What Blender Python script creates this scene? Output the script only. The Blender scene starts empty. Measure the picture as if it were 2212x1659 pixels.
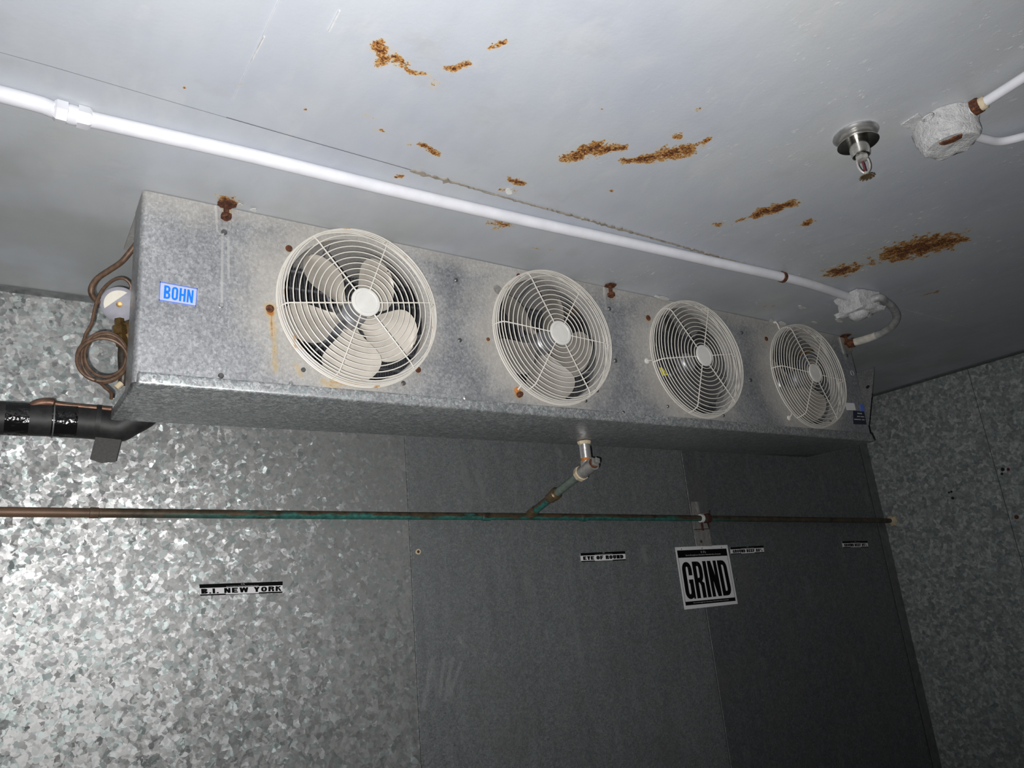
import bpy, bmesh, math, random
import numpy as np
from mathutils import Vector, Matrix
random.seed(4)
rng = random.Random(11)
V = Vector
sc = bpy.context.scene
COL = sc.collection

# ------------------------------------------------------------------ camera
CAMZ = 1.55                       # eye height; ceiling is 0.85 m above it
F = 1612.04
AX = V((0.82730878, -0.55429424, -0.09120353))    # image right, in room axes
AD = V((0.08693153, 0.28672999, -0.95405913))     # image down
AF = V((0.55498027, 0.78137303, 0.28539988))      # forward
cam_d = bpy.data.cameras.new('camera'); cam = bpy.data.objects.new('camera', cam_d); COL.objects.link(cam)
cam_d.sensor_width = 36.0; cam_d.lens = F / 2212 * 36.0; cam_d.clip_start = 0.02
m = Matrix((AX, -AD, -AF)).transposed().to_4x4(); m.translation = V((0, 0, CAMZ))
cam.matrix_world = m
sc.camera = cam

# ------------------------------------------------------------------ world, light, exposure
w = bpy.data.worlds.new('dim_room_air'); sc.world = w; w.use_nodes = True
w.node_tree.nodes['Background'].inputs[0].default_value = (0.5, 0.55, 0.6, 1)
w.node_tree.nodes['Background'].inputs[1].default_value = 0.02
ld = bpy.data.lights.new('phone_flash', 'SPOT'); ld.spot_size = math.radians(128); ld.spot_blend = 1.0; ld.energy = 122.0; ld.shadow_soft_size = 0.004; ld.color = (1.0, 0.985, 0.97)
lo = bpy.data.objects.new('phone_flash', ld); COL.objects.link(lo)
lo.location = V((0, 0, CAMZ)) - AX * 0.020 + AD * 0.014
lo.rotation_euler = (AF - AX * 0.06 - AD * 0.26).to_track_quat('-Z', 'Y').to_euler()
sc.view_settings.view_transform = 'Standard'; sc.view_settings.look = 'None'
sc.view_settings.gamma = 1.0; sc.view_settings.use_curve_mapping = False
sc.view_settings.exposure = 0.0

CEIL = CAMZ + 0.85; BACK = 2.04; RIGHT = 3.60; FACE = 1.4365

# a photograph point seen on a known plane of the room
def ray(px, py):
    a = px - 1106.0; b = py - 829.5
    return AX * a + AD * b + AF * F
def onY(px, py, y): d = ray(px, py); p = d * (y / d.y); return V((p.x, p.y, p.z + CAMZ))
def onX(px, py, x): d = ray(px, py); p = d * (x / d.x); return V((p.x, p.y, p.z + CAMZ))
def onZ(px, py, z): d = ray(px, py); p = d * ((z - CAMZ) / d.z); return V((p.x, p.y, p.z + CAMZ))

# ------------------------------------------------------------------ mesh helpers
def basis(axis, up=None):
    a = V(axis).normalized()
    u = V(up) if up else (V((0, 0, 1)) if abs(a.z) < 0.9 else V((1, 0, 0)))
    x = u.cross(a).normalized(); y = a.cross(x).normalized()
    return x, y, a

def smooth_path(pts, n=8):
    P = [V(p) for p in pts]; out = []
    for i in range(len(P) - 1):
        p0 = P[max(i - 1, 0)]; p1 = P[i]; p2 = P[i + 1]; p3 = P[min(i + 2, len(P) - 1)]
        for k in range(n):
            t = k / n
            out.append(0.5 * ((2 * p1) + (p2 - p0) * t + (2 * p0 - 5 * p1 + 4 * p2 - p3) * t * t + (3 * p1 - p0 - 3 * p2 + p3) * t ** 3))
    out.append(P[-1]); return out

class MB:
    def __init__(s): s.v = []; s.f = []
    def add(s, vs, fs):
        o = len(s.v); s.v += [tuple(q) for q in vs]; s.f += [tuple(i + o for i in f) for f in fs]; return s
    def hexa(s, b, t):    # 4 bottom, 4 top corners
        return s.add(list(b) + list(t), [(3, 2, 1, 0), (4, 5, 6, 7), (0, 1, 5, 4), (1, 2, 6, 5), (2, 3, 7, 6), (3, 0, 4, 7)])
    def box(s, x0, x1, y0, y1, z0, z1):
        return s.hexa([(x0, y0, z0), (x1, y0, z0), (x1, y1, z0), (x0, y1, z0)], [(x0, y0, z1), (x1, y0, z1), (x1, y1, z1), (x0, y1, z1)])
    def slab(s, quad, n, t):     # quad of 4 points, thickened by t along n
        n = V(n); q = [V(p) for p in quad]
        return s.hexa(q, [p + n * t for p in q])
    def tube(s, path, r, seg=12, cap=True, closed=False):
        P = [V(p) for p in path]; n = len(P)
        R = r if isinstance(r, (list, tuple)) else [r] * n
        T = []
        for i in range(n):
            a = P[(i - 1) % n] if (closed or i > 0) else P[i]; b = P[(i + 1) % n] if (closed or i < n - 1) else P[i]
            T.append((b - a).normalized())
        x, y, _ = basis(T[0]); vs = []
        for i in range(n):
            if i: x = (x - T[i] * x.dot(T[i])).normalized(); y = T[i].cross(x)
            for k in range(seg):
                a = 2 * math.pi * k / seg
                vs.append(P[i] + (x * math.cos(a) + y * math.sin(a)) * R[i])
        fs = []
        for i in range(n if closed else n - 1):
            j = (i + 1) % n
            for k in range(seg):
                l = (k + 1) % seg
                fs.append((i * seg + k, i * seg + l, j * seg + l, j * seg + k))
        if cap and not closed:
            fs.append(tuple(reversed(range(seg)))); fs.append(tuple((n - 1) * seg + k for k in range(seg)))
        return s.add(vs, fs)
    def lathe(s, prof, origin, axis, seg=32, up=None, phase=0.0, wob=0.0, rg=None):   # prof: (radius, height) along axis
        x, y, a = basis(axis, up); o = V(origin); vs = []; n = len(prof)
        jit = [1 + (rg.uniform(-wob, wob) if rg else 0) for _ in range(seg)]
        for r, h in prof:
            for k in range(seg):
                t = 2 * math.pi * k / seg + phase
                rr = max(r, 1e-5) * jit[k]
                vs.append(o + a * h + (x * math.cos(t) + y * math.sin(t)) * rr)
        fs = []
        for i in range(n - 1):
            for k in range(seg):
                l = (k + 1) % seg
                fs.append((i * seg + k, i * seg + l, (i + 1) * seg + l, (i + 1) * seg + k))
        fs.append(tuple(reversed(range(seg)))); fs.append(tuple((n - 1) * seg + k for k in range(seg)))
        return s.add(vs, fs)
    def ring(s, c, r, wire, normal=(0, -1, 0), seg=64, ws=6):
        x, y, a = basis(normal); c = V(c)
        return s.tube([c + (x * math.cos(2 * math.pi * k / seg) + y * math.sin(2 * math.pi * k / seg)) * r for k in range(seg)], wire, ws, closed=True)
    def build(s, name, mat, parent=None, angle=35, bevel=0.0, bseg=2, origin=None):
        me = bpy.data.meshes.new(name)
        o = V(origin) if origin is not None else V((0, 0, 0))
        me.from_pydata([tuple(V(q) - o) for q in s.v], [], s.f); me.update()
        bm = bmesh.new(); bm.from_mesh(me); bmesh.ops.recalc_face_normals(bm, faces=bm.faces)
        if bevel > 0:
            es = [e for e in bm.edges if len(e.link_faces) == 2 and e.calc_face_angle(0) > 0.6]
            bmesh.ops.bevel(bm, geom=es, offset=bevel, segments=bseg, affect='EDGES', profile=0.5, clamp_overlap=True)
        bm.to_mesh(me); bm.free()
        me.materials.append(mat)
        for p in me.polygons: p.use_smooth = True
        me.set_sharp_from_angle(angle=math.radians(angle))
        ob = bpy.data.objects.new(name, me); COL.objects.link(ob)
        if parent is not None:
            ob.parent = parent; ob.location = o - world_loc(parent)
        else: ob.location = o
        return ob

def world_loc(ob):
    p = V(ob.location)
    while ob.parent is not None: ob = ob.parent; p = p + V(ob.location)
    return p

def tag(o, label=None, cat=None, group=None, kind=None):
    if label: o['label'] = label
    if cat: o['category'] = cat
    if group: o['group'] = group
    if kind: o['kind'] = kind
    return o
def thing(name, loc, label, cat, group=None):
    o = bpy.data.objects.new(name, None); COL.objects.link(o); o.location = V(loc); o.empty_display_size = 0.05
    return tag(o, label, cat, group)

# ------------------------------------------------------------------ node helpers
class NT:
    def __init__(s, name):
        s.m = bpy.data.materials.new(name); s.m.use_nodes = True; s.t = s.m.node_tree; s.n = s.t.nodes; s.l = s.t.links
        s.b = s.n['Principled BSDF']; s._pos = None
    def new(s, typ, **kw):
        o = s.n.new(typ)
        for k, v in kw.items(): setattr(o, k, v)
        return o
    def put(s, sock, v):
        if v is None: return
        if isinstance(v, bpy.types.NodeSocket): s.l.new(v, sock)
        elif isinstance(v, (tuple, list)) and sock.type == 'RGBA' and len(v) == 3: sock.default_value = (*v, 1)
        else: sock.default_value = v
    def pos(s):
        if s._pos is None: s._pos = s.new('ShaderNodeNewGeometry').outputs['Position']
        return s._pos
    def scale(s, vec, k):
        o = s.new('ShaderNodeVectorMath', operation='MULTIPLY'); s.put(o.inputs[0], vec); o.inputs[1].default_value = k; return o.outputs[0]
    def vadd(s, a, b):
        o = s.new('ShaderNodeVectorMath', operation='ADD'); s.put(o.inputs[0], a); s.put(o.inputs[1], b); return o.outputs[0]
    def noise(s, sc_, det=2, rough=0.5, vec=None, dist=0.0, col=False):
        o = s.new('ShaderNodeTexNoise'); s.put(o.inputs['Vector'], vec if vec is not None else s.pos())
        o.inputs['Scale'].default_value = sc_; o.inputs['Detail'].default_value = det; o.inputs['Roughness'].default_value = rough; o.inputs['Distortion'].default_value = dist
        return o.outputs['Color' if col else 'Fac']
    def warp(s, sc_, amt, vec=None):      # position moved by noise
        n = s.noise(sc_, 2, 0.5, vec, col=True)
        a = s.new('ShaderNodeVectorMath', operation='SUBTRACT'); s.put(a.inputs[0], n); a.inputs[1].default_value = (0.5, 0.5, 0.5)
        b = s.scale(a.outputs[0], (amt, amt, amt))
        return s.vadd(vec if vec is not None else s.pos(), b)
    def vor(s, sc_, vec=None, feature='F1', out='Color'):
        o = s.new('ShaderNodeTexVoronoi', feature=feature); s.put(o.inputs['Vector'], vec if vec is not None else s.pos()); o.inputs['Scale'].default_value = sc_
        if out == 'Color':
            q = s.new('ShaderNodeSeparateColor'); s.l.new(o.outputs['Color'], q.inputs[0]); return q.outputs[0]
        return o.outputs[out]
    def math(s, op, a, b=None, c=None, clamp=False):
        o = s.new('ShaderNodeMath', operation=op, use_clamp=clamp); s.put(o.inputs[0], a)
        if b is not None: s.put(o.inputs[1], b)
        if c is not None: s.put(o.inputs[2], c)
        return o.outputs[0]
    def ramp(s, fac, stops, interp='LINEAR'):
        o = s.new('ShaderNodeValToRGB'); s.put(o.inputs[0], fac); cr = o.color_ramp; cr.interpolation = interp
        while len(cr.elements) < len(stops): cr.elements.new(0.5)
        for e, (p, c) in zip(cr.elements, stops):
            e.position = p; e.color = (c, c, c, 1) if isinstance(c, (int, float)) else (*c, 1)
        return o.outputs[0]
    def mix(s, fac, a, b, mode='MIX'):
        o = s.new('ShaderNodeMix', data_type='RGBA', blend_type=mode); s.put(o.inputs[0], fac); s.put(o.inputs[6], a); s.put(o.inputs[7], b); return o.outputs[2]
    def smooth(s, x, lo, hi):
        o = s.new('ShaderNodeMapRange', interpolation_type='SMOOTHSTEP'); s.put(o.inputs[0], x); o.inputs[1].default_value = lo; o.inputs[2].default_value = hi; return o.outputs[0]
    def bump(s, h, strength=0.3, dist=0.002):
        o = s.new('ShaderNodeBump'); s.put(o.inputs['Height'], h); o.inputs['Strength'].default_value = strength; o.inputs['Distance'].default_value = dist
        s.l.new(o.outputs[0], s.b.inputs['Normal'])
    def out(s, col=None, rough=None, metal=None, spec=None, coat=None):
        s.put(s.b.inputs['Base Color'], col); s.put(s.b.inputs['Roughness'], rough); s.put(s.b.inputs['Metallic'], metal)
        if spec is not None: s.b.inputs['Specular IOR Level'].default_value = spec
        if coat is not None: s.b.inputs['Coat Weight'].default_value = coat
        return s.m

def simple(name, c, rough=0.5, metal=0.0, var=0.15, nscale=60, bump=0.1, spec=None):
    t = NT(name); n = t.noise(nscale, 4, 0.6)
    d = tuple(x * (1 - var) for x in c); l = tuple(min(1, x * (1 + var)) for x in c)
    col = t.ramp(n, [(0.3, d), (0.7, l)])
    if bump: t.bump(n, bump, 0.001)
    return t.out(col, rough, metal, spec)

def spangle(name, dark, mid, light, big=42, small=95, amt=0.5, metal=0.55, rough=0.5, tilt=0.25, grime=0.0, fine=0.0, smear=0.0, streak=0.0, marks=()):
    t = NT(name)
    w1 = t.warp(34, 0.028); w2 = t.warp(80, 0.016)
    def cell(sc_, vec):
        o = t.new('ShaderNodeTexVoronoi'); t.put(o.inputs['Vector'], vec); o.inputs['Scale'].default_value = sc_; return o.outputs['Color']
    c1, c2 = cell(big, w1), cell(small, w2)
    cm = t.mix(1 - amt, c1, c2)
    q = t.new('ShaderNodeSeparateColor'); t.l.new(cm, q.inputs[0]); f = q.outputs[0]
    if fine: f = t.math('ADD', f, t.math('MULTIPLY', t.math('SUBTRACT', t.noise(330, 3, 0.7), 0.5), fine))
    f = t.math('ADD', f, t.math('MULTIPLY', t.math('SUBTRACT', t.noise(3.0, 3, 0.5), 0.5), 0.25))
    if streak: f = t.math('ADD', f, t.math('MULTIPLY', t.math('SUBTRACT', t.noise(9, 4, 0.6, t.scale(t.pos(), (3, 3, 0.25))), 0.5), streak))
    col = t.ramp(f, [(0.10, dark), (0.45, mid), (0.70, tuple((a + b) / 2 for a, b in zip(mid, light))), (0.86, light)])
    col = t.mix(t.math('MULTIPLY', t.smooth(q.outputs[1], 0.55, 0.75), 0.8), col, t.mix(1.0, col, (0.86, 1.0, 0.98), 'MULTIPLY'))
    if grime:
        g = t.smooth(t.noise(5, 5, 0.65), 0.48, 0.72)
        col = t.mix(t.math('MULTIPLY', g, grime), col, (0.20, 0.19, 0.17))
    if smear:
        g = t.smooth(t.noise(7, 5, 0.6, t.scale(t.warp(3, 0.12), (1.7, 1.0, 0.55))), 0.60, 0.68)
        col = t.mix(t.math('MULTIPLY', g, smear), col, t.mix(0.5, light, (0.4, 0.4, 0.4)))
    if marks:     # dry finger smears and drips rubbed on the sheet
        P2 = flat2(t, True); tot = None
        for x0, y0, x1, y1, r in marks:
            A = onY(x0, y0, BACK); B = onY(x1, y1, BACK); rr = (onY(x0 + r, y0, BACK) - A).length
            d = segmask(t, P2, (A.x, A.z), (B.x, B.z), rr); tot = d if tot is None else t.math('MINIMUM', tot, d)
        g = t.math('SUBTRACT', 1.0, t.smooth(t.math('ADD', tot, t.math('MULTIPLY', t.noise(45, 4, 0.65), 1.3)), 1.0, 1.75))
        col = t.mix(t.math('MULTIPLY', g, 0.55), col, light)
    a = t.new('ShaderNodeVectorMath', operation='SUBTRACT'); t.l.new(cm, a.inputs[0]); a.inputs[1].default_value = (0.5, 0.5, 0.5)
    g = t.new('ShaderNodeNewGeometry')
    nn = t.new('ShaderNodeVectorMath', operation='NORMALIZE'); t.l.new(t.vadd(g.outputs['Normal'], t.scale(a.outputs[0], (tilt, tilt, tilt))), nn.inputs[0])
    t.l.new(nn.outputs[0], t.b.inputs['Normal'])
    r = t.math('ADD', t.math('MULTIPLY', q.outputs[2], 0.14), rough - 0.07)
    return t.out(col, r, metal)

def segmask(t, P2, a, b, r):
    """distance to the segment a-b in the plane of P2 (a 2-D point kept in x,y), minus r"""
    ax, ay = a; bx, by = b
    pa = t.new('ShaderNodeVectorMath', operation='SUBTRACT'); t.put(pa.inputs[0], P2); pa.inputs[1].default_value = (ax, ay, 0)
    ba = (bx - ax, by - ay, 0); L = max(ba[0] ** 2 + ba[1] ** 2, 1e-9)
    d = t.new('ShaderNodeVectorMath', operation='DOT_PRODUCT'); t.l.new(pa.outputs[0], d.inputs[0]); d.inputs[1].default_value = ba
    h = t.math('MULTIPLY', d.outputs['Value'], 1.0 / L, clamp=True)
    s2 = t.new('ShaderNodeVectorMath', operation='SCALE'); s2.inputs[0].default_value = ba; t.l.new(h, s2.inputs['Scale'])
    e = t.new('ShaderNodeVectorMath', operation='DISTANCE'); t.l.new(pa.outputs[0], e.inputs[0]); t.l.new(s2.outputs[0], e.inputs[1])
    return t.math('MULTIPLY', e.outputs['Value'], 1.0 / r)     # 0 in the middle, 1 at the rim

def flat2(t, swap=False):
    sp = t.new('ShaderNodeSeparateXYZ'); t.l.new(t.pos(), sp.inputs[0])
    c = t.new('ShaderNodeCombineXYZ'); t.l.new(sp.outputs[0], c.inputs[0]); t.l.new(sp.outputs[2 if swap else 1], c.inputs[1])
    return c.outputs[0]

# ------------------------------------------------------------------ materials
RUST = [  # photograph pixels: x0 y0 x1 y1 half-width, strength
 (820,98,828,132,15,1.0),(854,120,868,136,14,.9),(882,156,916,158,7,.75),(962,150,1008,142,11,.85),(1010,138,1018,131,6,.7),(1056,106,1096,90,7,.7),
 (936,182,938,200,8,.3),(908,313,925,318,7,.95),(928,322,946,332,9,1),(880,313,883,313,6,.5),(862,379,866,379,8,.9),(1102,388,1126,396,8,1),
 (1076,484,1088,486,13,.95),(1148,537,1190,539,6,.35),(1240,338,1290,318,19,1.1),(1290,326,1343,320,9,1),(1348,348,1400,343,10,1),(1405,340,1490,324,18,1.1),
 (1492,320,1530,300,6,.7),(1460,296,1466,296,9,.8),(1545,487,1570,483,6,.7),(1592,478,1640,462,6,.85),(1645,460,1708,440,13,1.15),(1740,483,1745,480,9,1),
 (1945,544,1985,532,30,1.15),(1975,540,2030,526,27,1.15),(2040,522,2085,517,7,.8),(1810,587,1828,583,17,1.1),(1828,584,1845,580,5,.9),(2002,635,2028,631,5,.5),
 (816,281,826,281,7,.4),(798,249,802,249,6,.3),(1318,414,1324,414,6,.5),(1652,663,1668,660,5,.35),(952,75,956,76,7,.25),
 (480,428,505,436,12,.9),(1085,412,1115,414,7,.35),(1505,238,1509,236,5,.6),(663,237,664,237,5,.9),(518,181,519,181,4,.9),(398,188,399,188,4,.9),
 (1300,236,1302,236,3,.7),(895,216,897,216,4,.7),(1005,440,1007,440,3,.6),(1140,252,1141,252,3,.6),(986,281,987,281,3,.7)]
def ceiling_material():
    t = NT('painted_ceiling_metal')
    n1 = t.noise(2.2, 4, 0.6); n2 = t.noise(26, 4, 0.6, t.scale(t.pos(), (1, 0.35, 1)))
    base = t.ramp(n1, [(0.3, (0.47, 0.50, 0.57)), (0.5, (0.525, 0.555, 0.60)), (0.72, (0.545, 0.565, 0.565))])
    base = t.mix(t.math('MULTIPLY', t.smooth(n2, 0.42, 0.7), 0.08), base, (0.28, 0.30, 0.32))
    sp = t.new('ShaderNodeSeparateXYZ'); t.l.new(t.pos(), sp.inputs[0])
    # paint worn and chalky further along the room
    chalk = t.smooth(t.noise(60, 5, 0.74, t.scale(t.pos(), (1, 0.6, 1))), 0.57, 0.64)
    zone = t.math('MULTIPLY', t.math('MULTIPLY', t.smooth(sp.outputs[0], 0.6, 1.7), t.smooth(t.noise(4.5, 2, 0.5), 0.44, 0.62)), t.smooth(t.noise(15, 4, 0.6), 0.38, 0.56))
    col = t.mix(t.math('MULTIPLY', t.math('MULTIPLY', chalk, zone), 0.8), base, (0.90, 0.89, 0.86))
    pale = t.smooth(t.noise(13, 5, 0.62, t.scale(t.warp(5, 0.15), (1, 0.5, 1))), 0.54, 0.70)
    col = t.mix(t.math('MULTIPLY', pale, 0.22), col, (0.66, 0.67, 0.66))
    dirt = t.smooth(t.noise(7, 6, 0.66, t.scale(t.warp(4, 0.1), (0.7, 1, 1))), 0.55, 0.72)
    col = t.mix(t.math('MULTIPLY', dirt, 0.30), col, (0.40, 0.41, 0.40))
    # damp greenish grey area over the cooler and behind it
    damp = t.math('MULTIPLY', t.smooth(sp.outputs[1], 1.15, 1.5), t.smooth(t.noise(3.4, 3, 0.6), 0.35, 0.6))
    col = t.mix(t.math('MULTIPLY', damp, 0.55), col, (0.36, 0.375, 0.36))
    at = t.new('ShaderNodeAttribute', attribute_name='rust_depth')
    tot = t.math('ADD', at.outputs['Fac'], t.math('ADD', t.math('MULTIPLY', t.math('SUBTRACT', t.noise(42, 3, 0.6), 0.5), 3.4), t.math('MULTIPLY', t.math('SUBTRACT', t.noise(150, 5, 0.7), 0.5), 1.6)))
    grit = t.noise(240, 4, 0.75)
    f = t.math('ADD', tot, t.math('MULTIPLY', t.math('SUBTRACT', grit, 0.5), 0.9))
    halo = t.smooth(f, 0.25, 0.85); core = t.smooth(f, 0.72, 0.86)
    deep = t.smooth(t.math('ADD', tot, t.math('MULTIPLY', t.math('SUBTRACT', t.noise(50, 3, 0.6), 0.5), 1.5)), 1.0, 1.7)
    rn = t.math('SUBTRACT', t.noise(210, 5, 0.8, dist=0.5), t.math('MULTIPLY', deep, 0.11))
    rc = t.ramp(rn, [(0.34, (0.040, 0.011, 0.004)), (0.42, (0.17, 0.050, 0.012)), (0.50, (0.42, 0.18, 0.035)), (0.60, (0.66, 0.46, 0.20))])
    col = t.mix(t.math('MULTIPLY', halo, 0.55), col, (0.66, 0.50, 0.26))
    col = t.mix(core, col, rc)
    hgt = t.math('SUBTRACT', t.math('MULTIPLY', t.noise(120, 3, 0.6), 0.2), t.math('MULTIPLY', core, t.math('ADD', grit, 0.4)))
    hgt = t.math('ADD', hgt, t.math('MULTIPLY', chalk, t.math('MULTIPLY', zone, 0.5)))
    t.bump(hgt, 0.5, 0.0025)
    rough = t.math('ADD', 0.42, t.math('MULTIPLY', core, 0.45))
    metal = 0.0
    return t.out(col, rough, metal)

def cabinet_material():
    t = NT('weathered_galvanised_cabinet')
    v = t.vor(210, t.warp(110, 0.010)); n = t.noise(230, 5, 0.75, t.scale(t.pos(), (1, 1, 0.6)))
    f = t.math('ADD', t.math('ADD', t.math('MULTIPLY', v, 0.20), t.math('MULTIPLY', n, 0.72)), t.math('MULTIPLY', t.math('SUBTRACT', t.noise(6, 3, 0.6), 0.5), 0.5))
    sp = t.new('ShaderNodeSeparateXYZ'); t.l.new(t.pos(), sp.inputs[0])
    col = t.ramp(f, [(0.27, (0.26, 0.27, 0.29)), (0.47, (0.41, 0.42, 0.435)), (0.70, (0.66, 0.67, 0.685))])
    # dust film that settles around each fan opening, worn through elsewhere
    P2 = flat2(t, True); dm = None
    for cx in FANX:
        o = t.new('ShaderNodeVectorMath', operation='DISTANCE'); t.l.new(P2, o.inputs[0]); o.inputs[1].default_value = (cx - 0.03, FANZ, 0)
        dm = o.outputs['Value'] if dm is None else t.math('MINIMUM', dm, o.outputs['Value'])
    dust = t.math('SUBTRACT', 1.0, t.smooth(t.math('ADD', dm, t.math('MULTIPLY', t.noise(14, 4, 0.6), 0.12)), 0.23, 0.34))
    top = t.smooth(t.math('ADD', sp.outputs[2], t.math('MULTIPLY', t.noise(10, 3, 0.6), 0.10)), CEIL - 0.02, CEIL + 0.05)
    dust = t.math('MAXIMUM', dust, t.math('MULTIPLY', top, 0.9))
    col = t.mix(t.math('MULTIPLY', dust, 0.78), col, t.mix(0.2, (0.43, 0.40, 0.355), col))
    # rust runs
    W2 = t.vadd(P2, t.scale(t.warp(60, 0.010, (P2)), (0, 0, 0)))
    tot = None
    for x0, y0, x1, y1, r, s in [(583,664,584,676,9,1),(586,680,588,725,5,.62),(592,700,594,800,6,.45),(640,790,650,812,6,.4),(716,825,790,832,5,.6),(700,826,726,838,8,.5),(903,800,903,801,6,.6),
                                 (870,828,871,829,5,.4),(1120,848,1120,852,9,.9),(700,520,742,532,5,.25),(477,812,478,814,5,.3),(1400,687,1400,689,6,.8),(1655,732,1655,733,5,.6),(1705,903,1705,904,6,.5),
                                 (1053,735,1054,736,6,.4),(1318,618,1320,640,9,.5),(1824,728,1830,744,12,.7),(487,438,490,452,9,.6),(624,537,624,538,6,.8)]:
        A = onY(x0, y0, FACE); B = onY(x1, y1, FACE); c = onY((x0 + x1) / 2, (y0 + y1) / 2, FACE)
        rr = (onY((x0 + x1) / 2, (y0 + y1) / 2 + r, FACE) - c).length
        d = segmask(t, P2, (A.x, A.z), (B.x, B.z), rr)
        vv = t.math('MULTIPLY', t.math('SUBTRACT', 1.7, d), s)
        tot = vv if tot is None else t.math('MAXIMUM', tot, vv)
    g = t.math('ADD', tot, t.math('MULTIPLY', t.math('SUBTRACT', t.noise(120, 4, 0.7), 0.5), 1.4))
    col = t.mix(t.math('MULTIPLY', t.smooth(g, 0.1, 0.7), 0.55), col, (0.52, 0.38, 0.16))
    col = t.mix(t.smooth(g, 0.75, 1.2), col, (0.42, 0.16, 0.03))
    # pale dried drips under the first hanger
    tot = None
    for x0, y0, x1, y1, r in [(480,505,479,660,3.0),(493,512,494,600,3.0),(466,440,468,500,2.5),(1813,735,1826,772,3.5),(1304,622,1308,668,2)]:
        A = onY(x0, y0, FACE); B = onY(x1, y1, FACE); rr = (onY(x0 + r, y0, FACE) - onY(x0, y0, FACE)).length
        d = segmask(t, P2, (A.x, A.z), (B.x, B.z), rr); tot = d if tot is None else t.math('MINIMUM', tot, d)
    dr = t.math('SUBTRACT', 1.0, t.smooth(t.math('ADD', tot, t.math('MULTIPLY', t.noise(90, 3, 0.6), 0.8)), 0.9, 1.6))
    col = t.mix(t.math('MULTIPLY', dr, 0.6), col, (0.66, 0.66, 0.63))
    t.bump(f, 0.10, 0.001)
    metal = t.math('SUBTRACT', 0.55, t.math('MULTIPLY', dust, 0.45))
    return t.out(col, t.math('ADD', 0.42, t.math('MULTIPLY', dust, 0.2)), metal)

FANX = [0.624, 1.161, 1.702, 2.252]; FANZ = CAMZ + 0.6640
M = {}
M['ceiling'] = ceiling_material()
M['cabinet'] = cabinet_material()
M['wall_a'] = spangle('large_spangle_galvanised', (0.32, 0.325, 0.33), (0.43, 0.43, 0.43), (0.72, 0.73, 0.72), 62, 120, 0.55, 0.72, 0.46, 0.42, streak=0.15)
M['wall_b'] = spangle('fine_spangle_galvanised', (0.185, 0.19, 0.197), (0.272, 0.28, 0.29), (0.43, 0.44, 0.452), 110, 300, 0.3, 0.55, 0.5, 0.35, grime=0.25, fine=0.8, smear=0.3, streak=0.4, marks=[(990,1375,1002,1395,5),(934,1425,914,1530,7),(960,1420,950,1505,5),(978,1422,962,1512,5),(996,1432,972,1500,5),(1180,1362,1183,1378,4),(1210,975,1212,985,5),(1262,1000,1264,1012,5),(1390,1190,1395,1210,7)])
M['wall_c'] = spangle('dull_dark_galvanised', (0.115, 0.122, 0.13), (0.158, 0.166, 0.174), (0.25, 0.255, 0.26), 90, 260, 0.35, 0.45, 0.5, 0.25, grime=0.4, fine=0.5, smear=0.25, streak=0.3)
M['wall_d'] = spangle('side_wall_galvanised', (0.22, 0.232, 0.235), (0.31, 0.322, 0.325), (0.52, 0.54, 0.535), 54, 105, 0.55, 0.3, 0.6, 0.3)
M['pan'] = spangle('drain_pan_galvanised', (0.22, 0.225, 0.235), (0.34, 0.345, 0.355), (0.64, 0.65, 0.66), 120, 260, 0.4, 0.5, 0.45, 0.25, fine=0.7)
M['trim'] = simple('dull_zinc_trim', (0.17, 0.175, 0.18), 0.5, 0.4, 0.25, 30)
M['backing'] = simple('dark_joint', (0.05, 0.05, 0.052), 0.8, 0.0, 0.2, 30)
M['floor'] = simple('grey_sealed_floor', (0.22, 0.21, 0.20), 0.6, 0.0, 0.2, 12)
M['white_pipe'] = simple('white_painted_conduit', (0.74, 0.75, 0.80), 0.32, 0.0, 0.06, 25, 0.05)
M['white_crust'] = None
t = NT('thick_flaking_white_paint'); n = t.noise(70, 6, 0.75); n2 = t.noise(230, 4, 0.7)
c = t.ramp(n, [(0.3, (0.58, 0.58, 0.59)), (0.5, (0.80, 0.80, 0.81)), (0.75, (0.93, 0.93, 0.93))])
c = t.mix(t.smooth(t.noise(24, 5, 0.7), 0.66, 0.72), c, (0.22, 0.10, 0.05))
t.bump(t.math('ADD', n, t.math('MULTIPLY', n2, 0.5)), 1.0, 0.009); M['white_crust'] = t.out(c, 0.55, 0.0)
M['old_white'] = simple('yellowed_white_paint', (0.62, 0.60, 0.53), 0.5, 0.0, 0.25, 40, 0.3)
M['grey_pipe'] = simple('grey_weathered_conduit', (0.36, 0.36, 0.36), 0.5, 0.1, 0.35, 45, 0.3)
M['cream'] = simple('cream_coated_wire', (0.74, 0.71, 0.65), 0.35, 0.0, 0.10, 45, 0.05)
t = NT('cream_wire_with_rust'); c = t.mix(t.smooth(t.noise(22, 4, 0.6), 0.60, 0.70), (0.74, 0.71, 0.65), (0.50, 0.28, 0.10)); M['cream_rust'] = t.out(c, 0.4, 0.0)
M['disc'] = simple('off_white_disc', (0.76, 0.75, 0.71), 0.35, 0.0, 0.05, 50, 0.05)
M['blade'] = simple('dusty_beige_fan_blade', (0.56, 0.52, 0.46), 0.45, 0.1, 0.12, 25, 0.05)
M['blade_b'] = simple('shaded_beige_fan_blade', (0.27, 0.25, 0.225), 0.5, 0.1, 0.15, 25, 0.05)  # blade beige darkened: shade of the second and fourth openings put into the colour
M['blade_c'] = simple('deep_shaded_fan_blade', (0.06, 0.06, 0.06), 0.5, 0.1, 0.2, 25, 0.05)  # shade of the third, blackest opening painted into its blades
M['motor'] = simple('brushed_aluminium', (0.42, 0.43, 0.46), 0.45, 0.8, 0.12, 40, 0.05)
M['coil'] = simple('dark_coil_fins', (0.17, 0.175, 0.19), 0.4, 0.6, 0.5, 90, 0.4)
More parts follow.
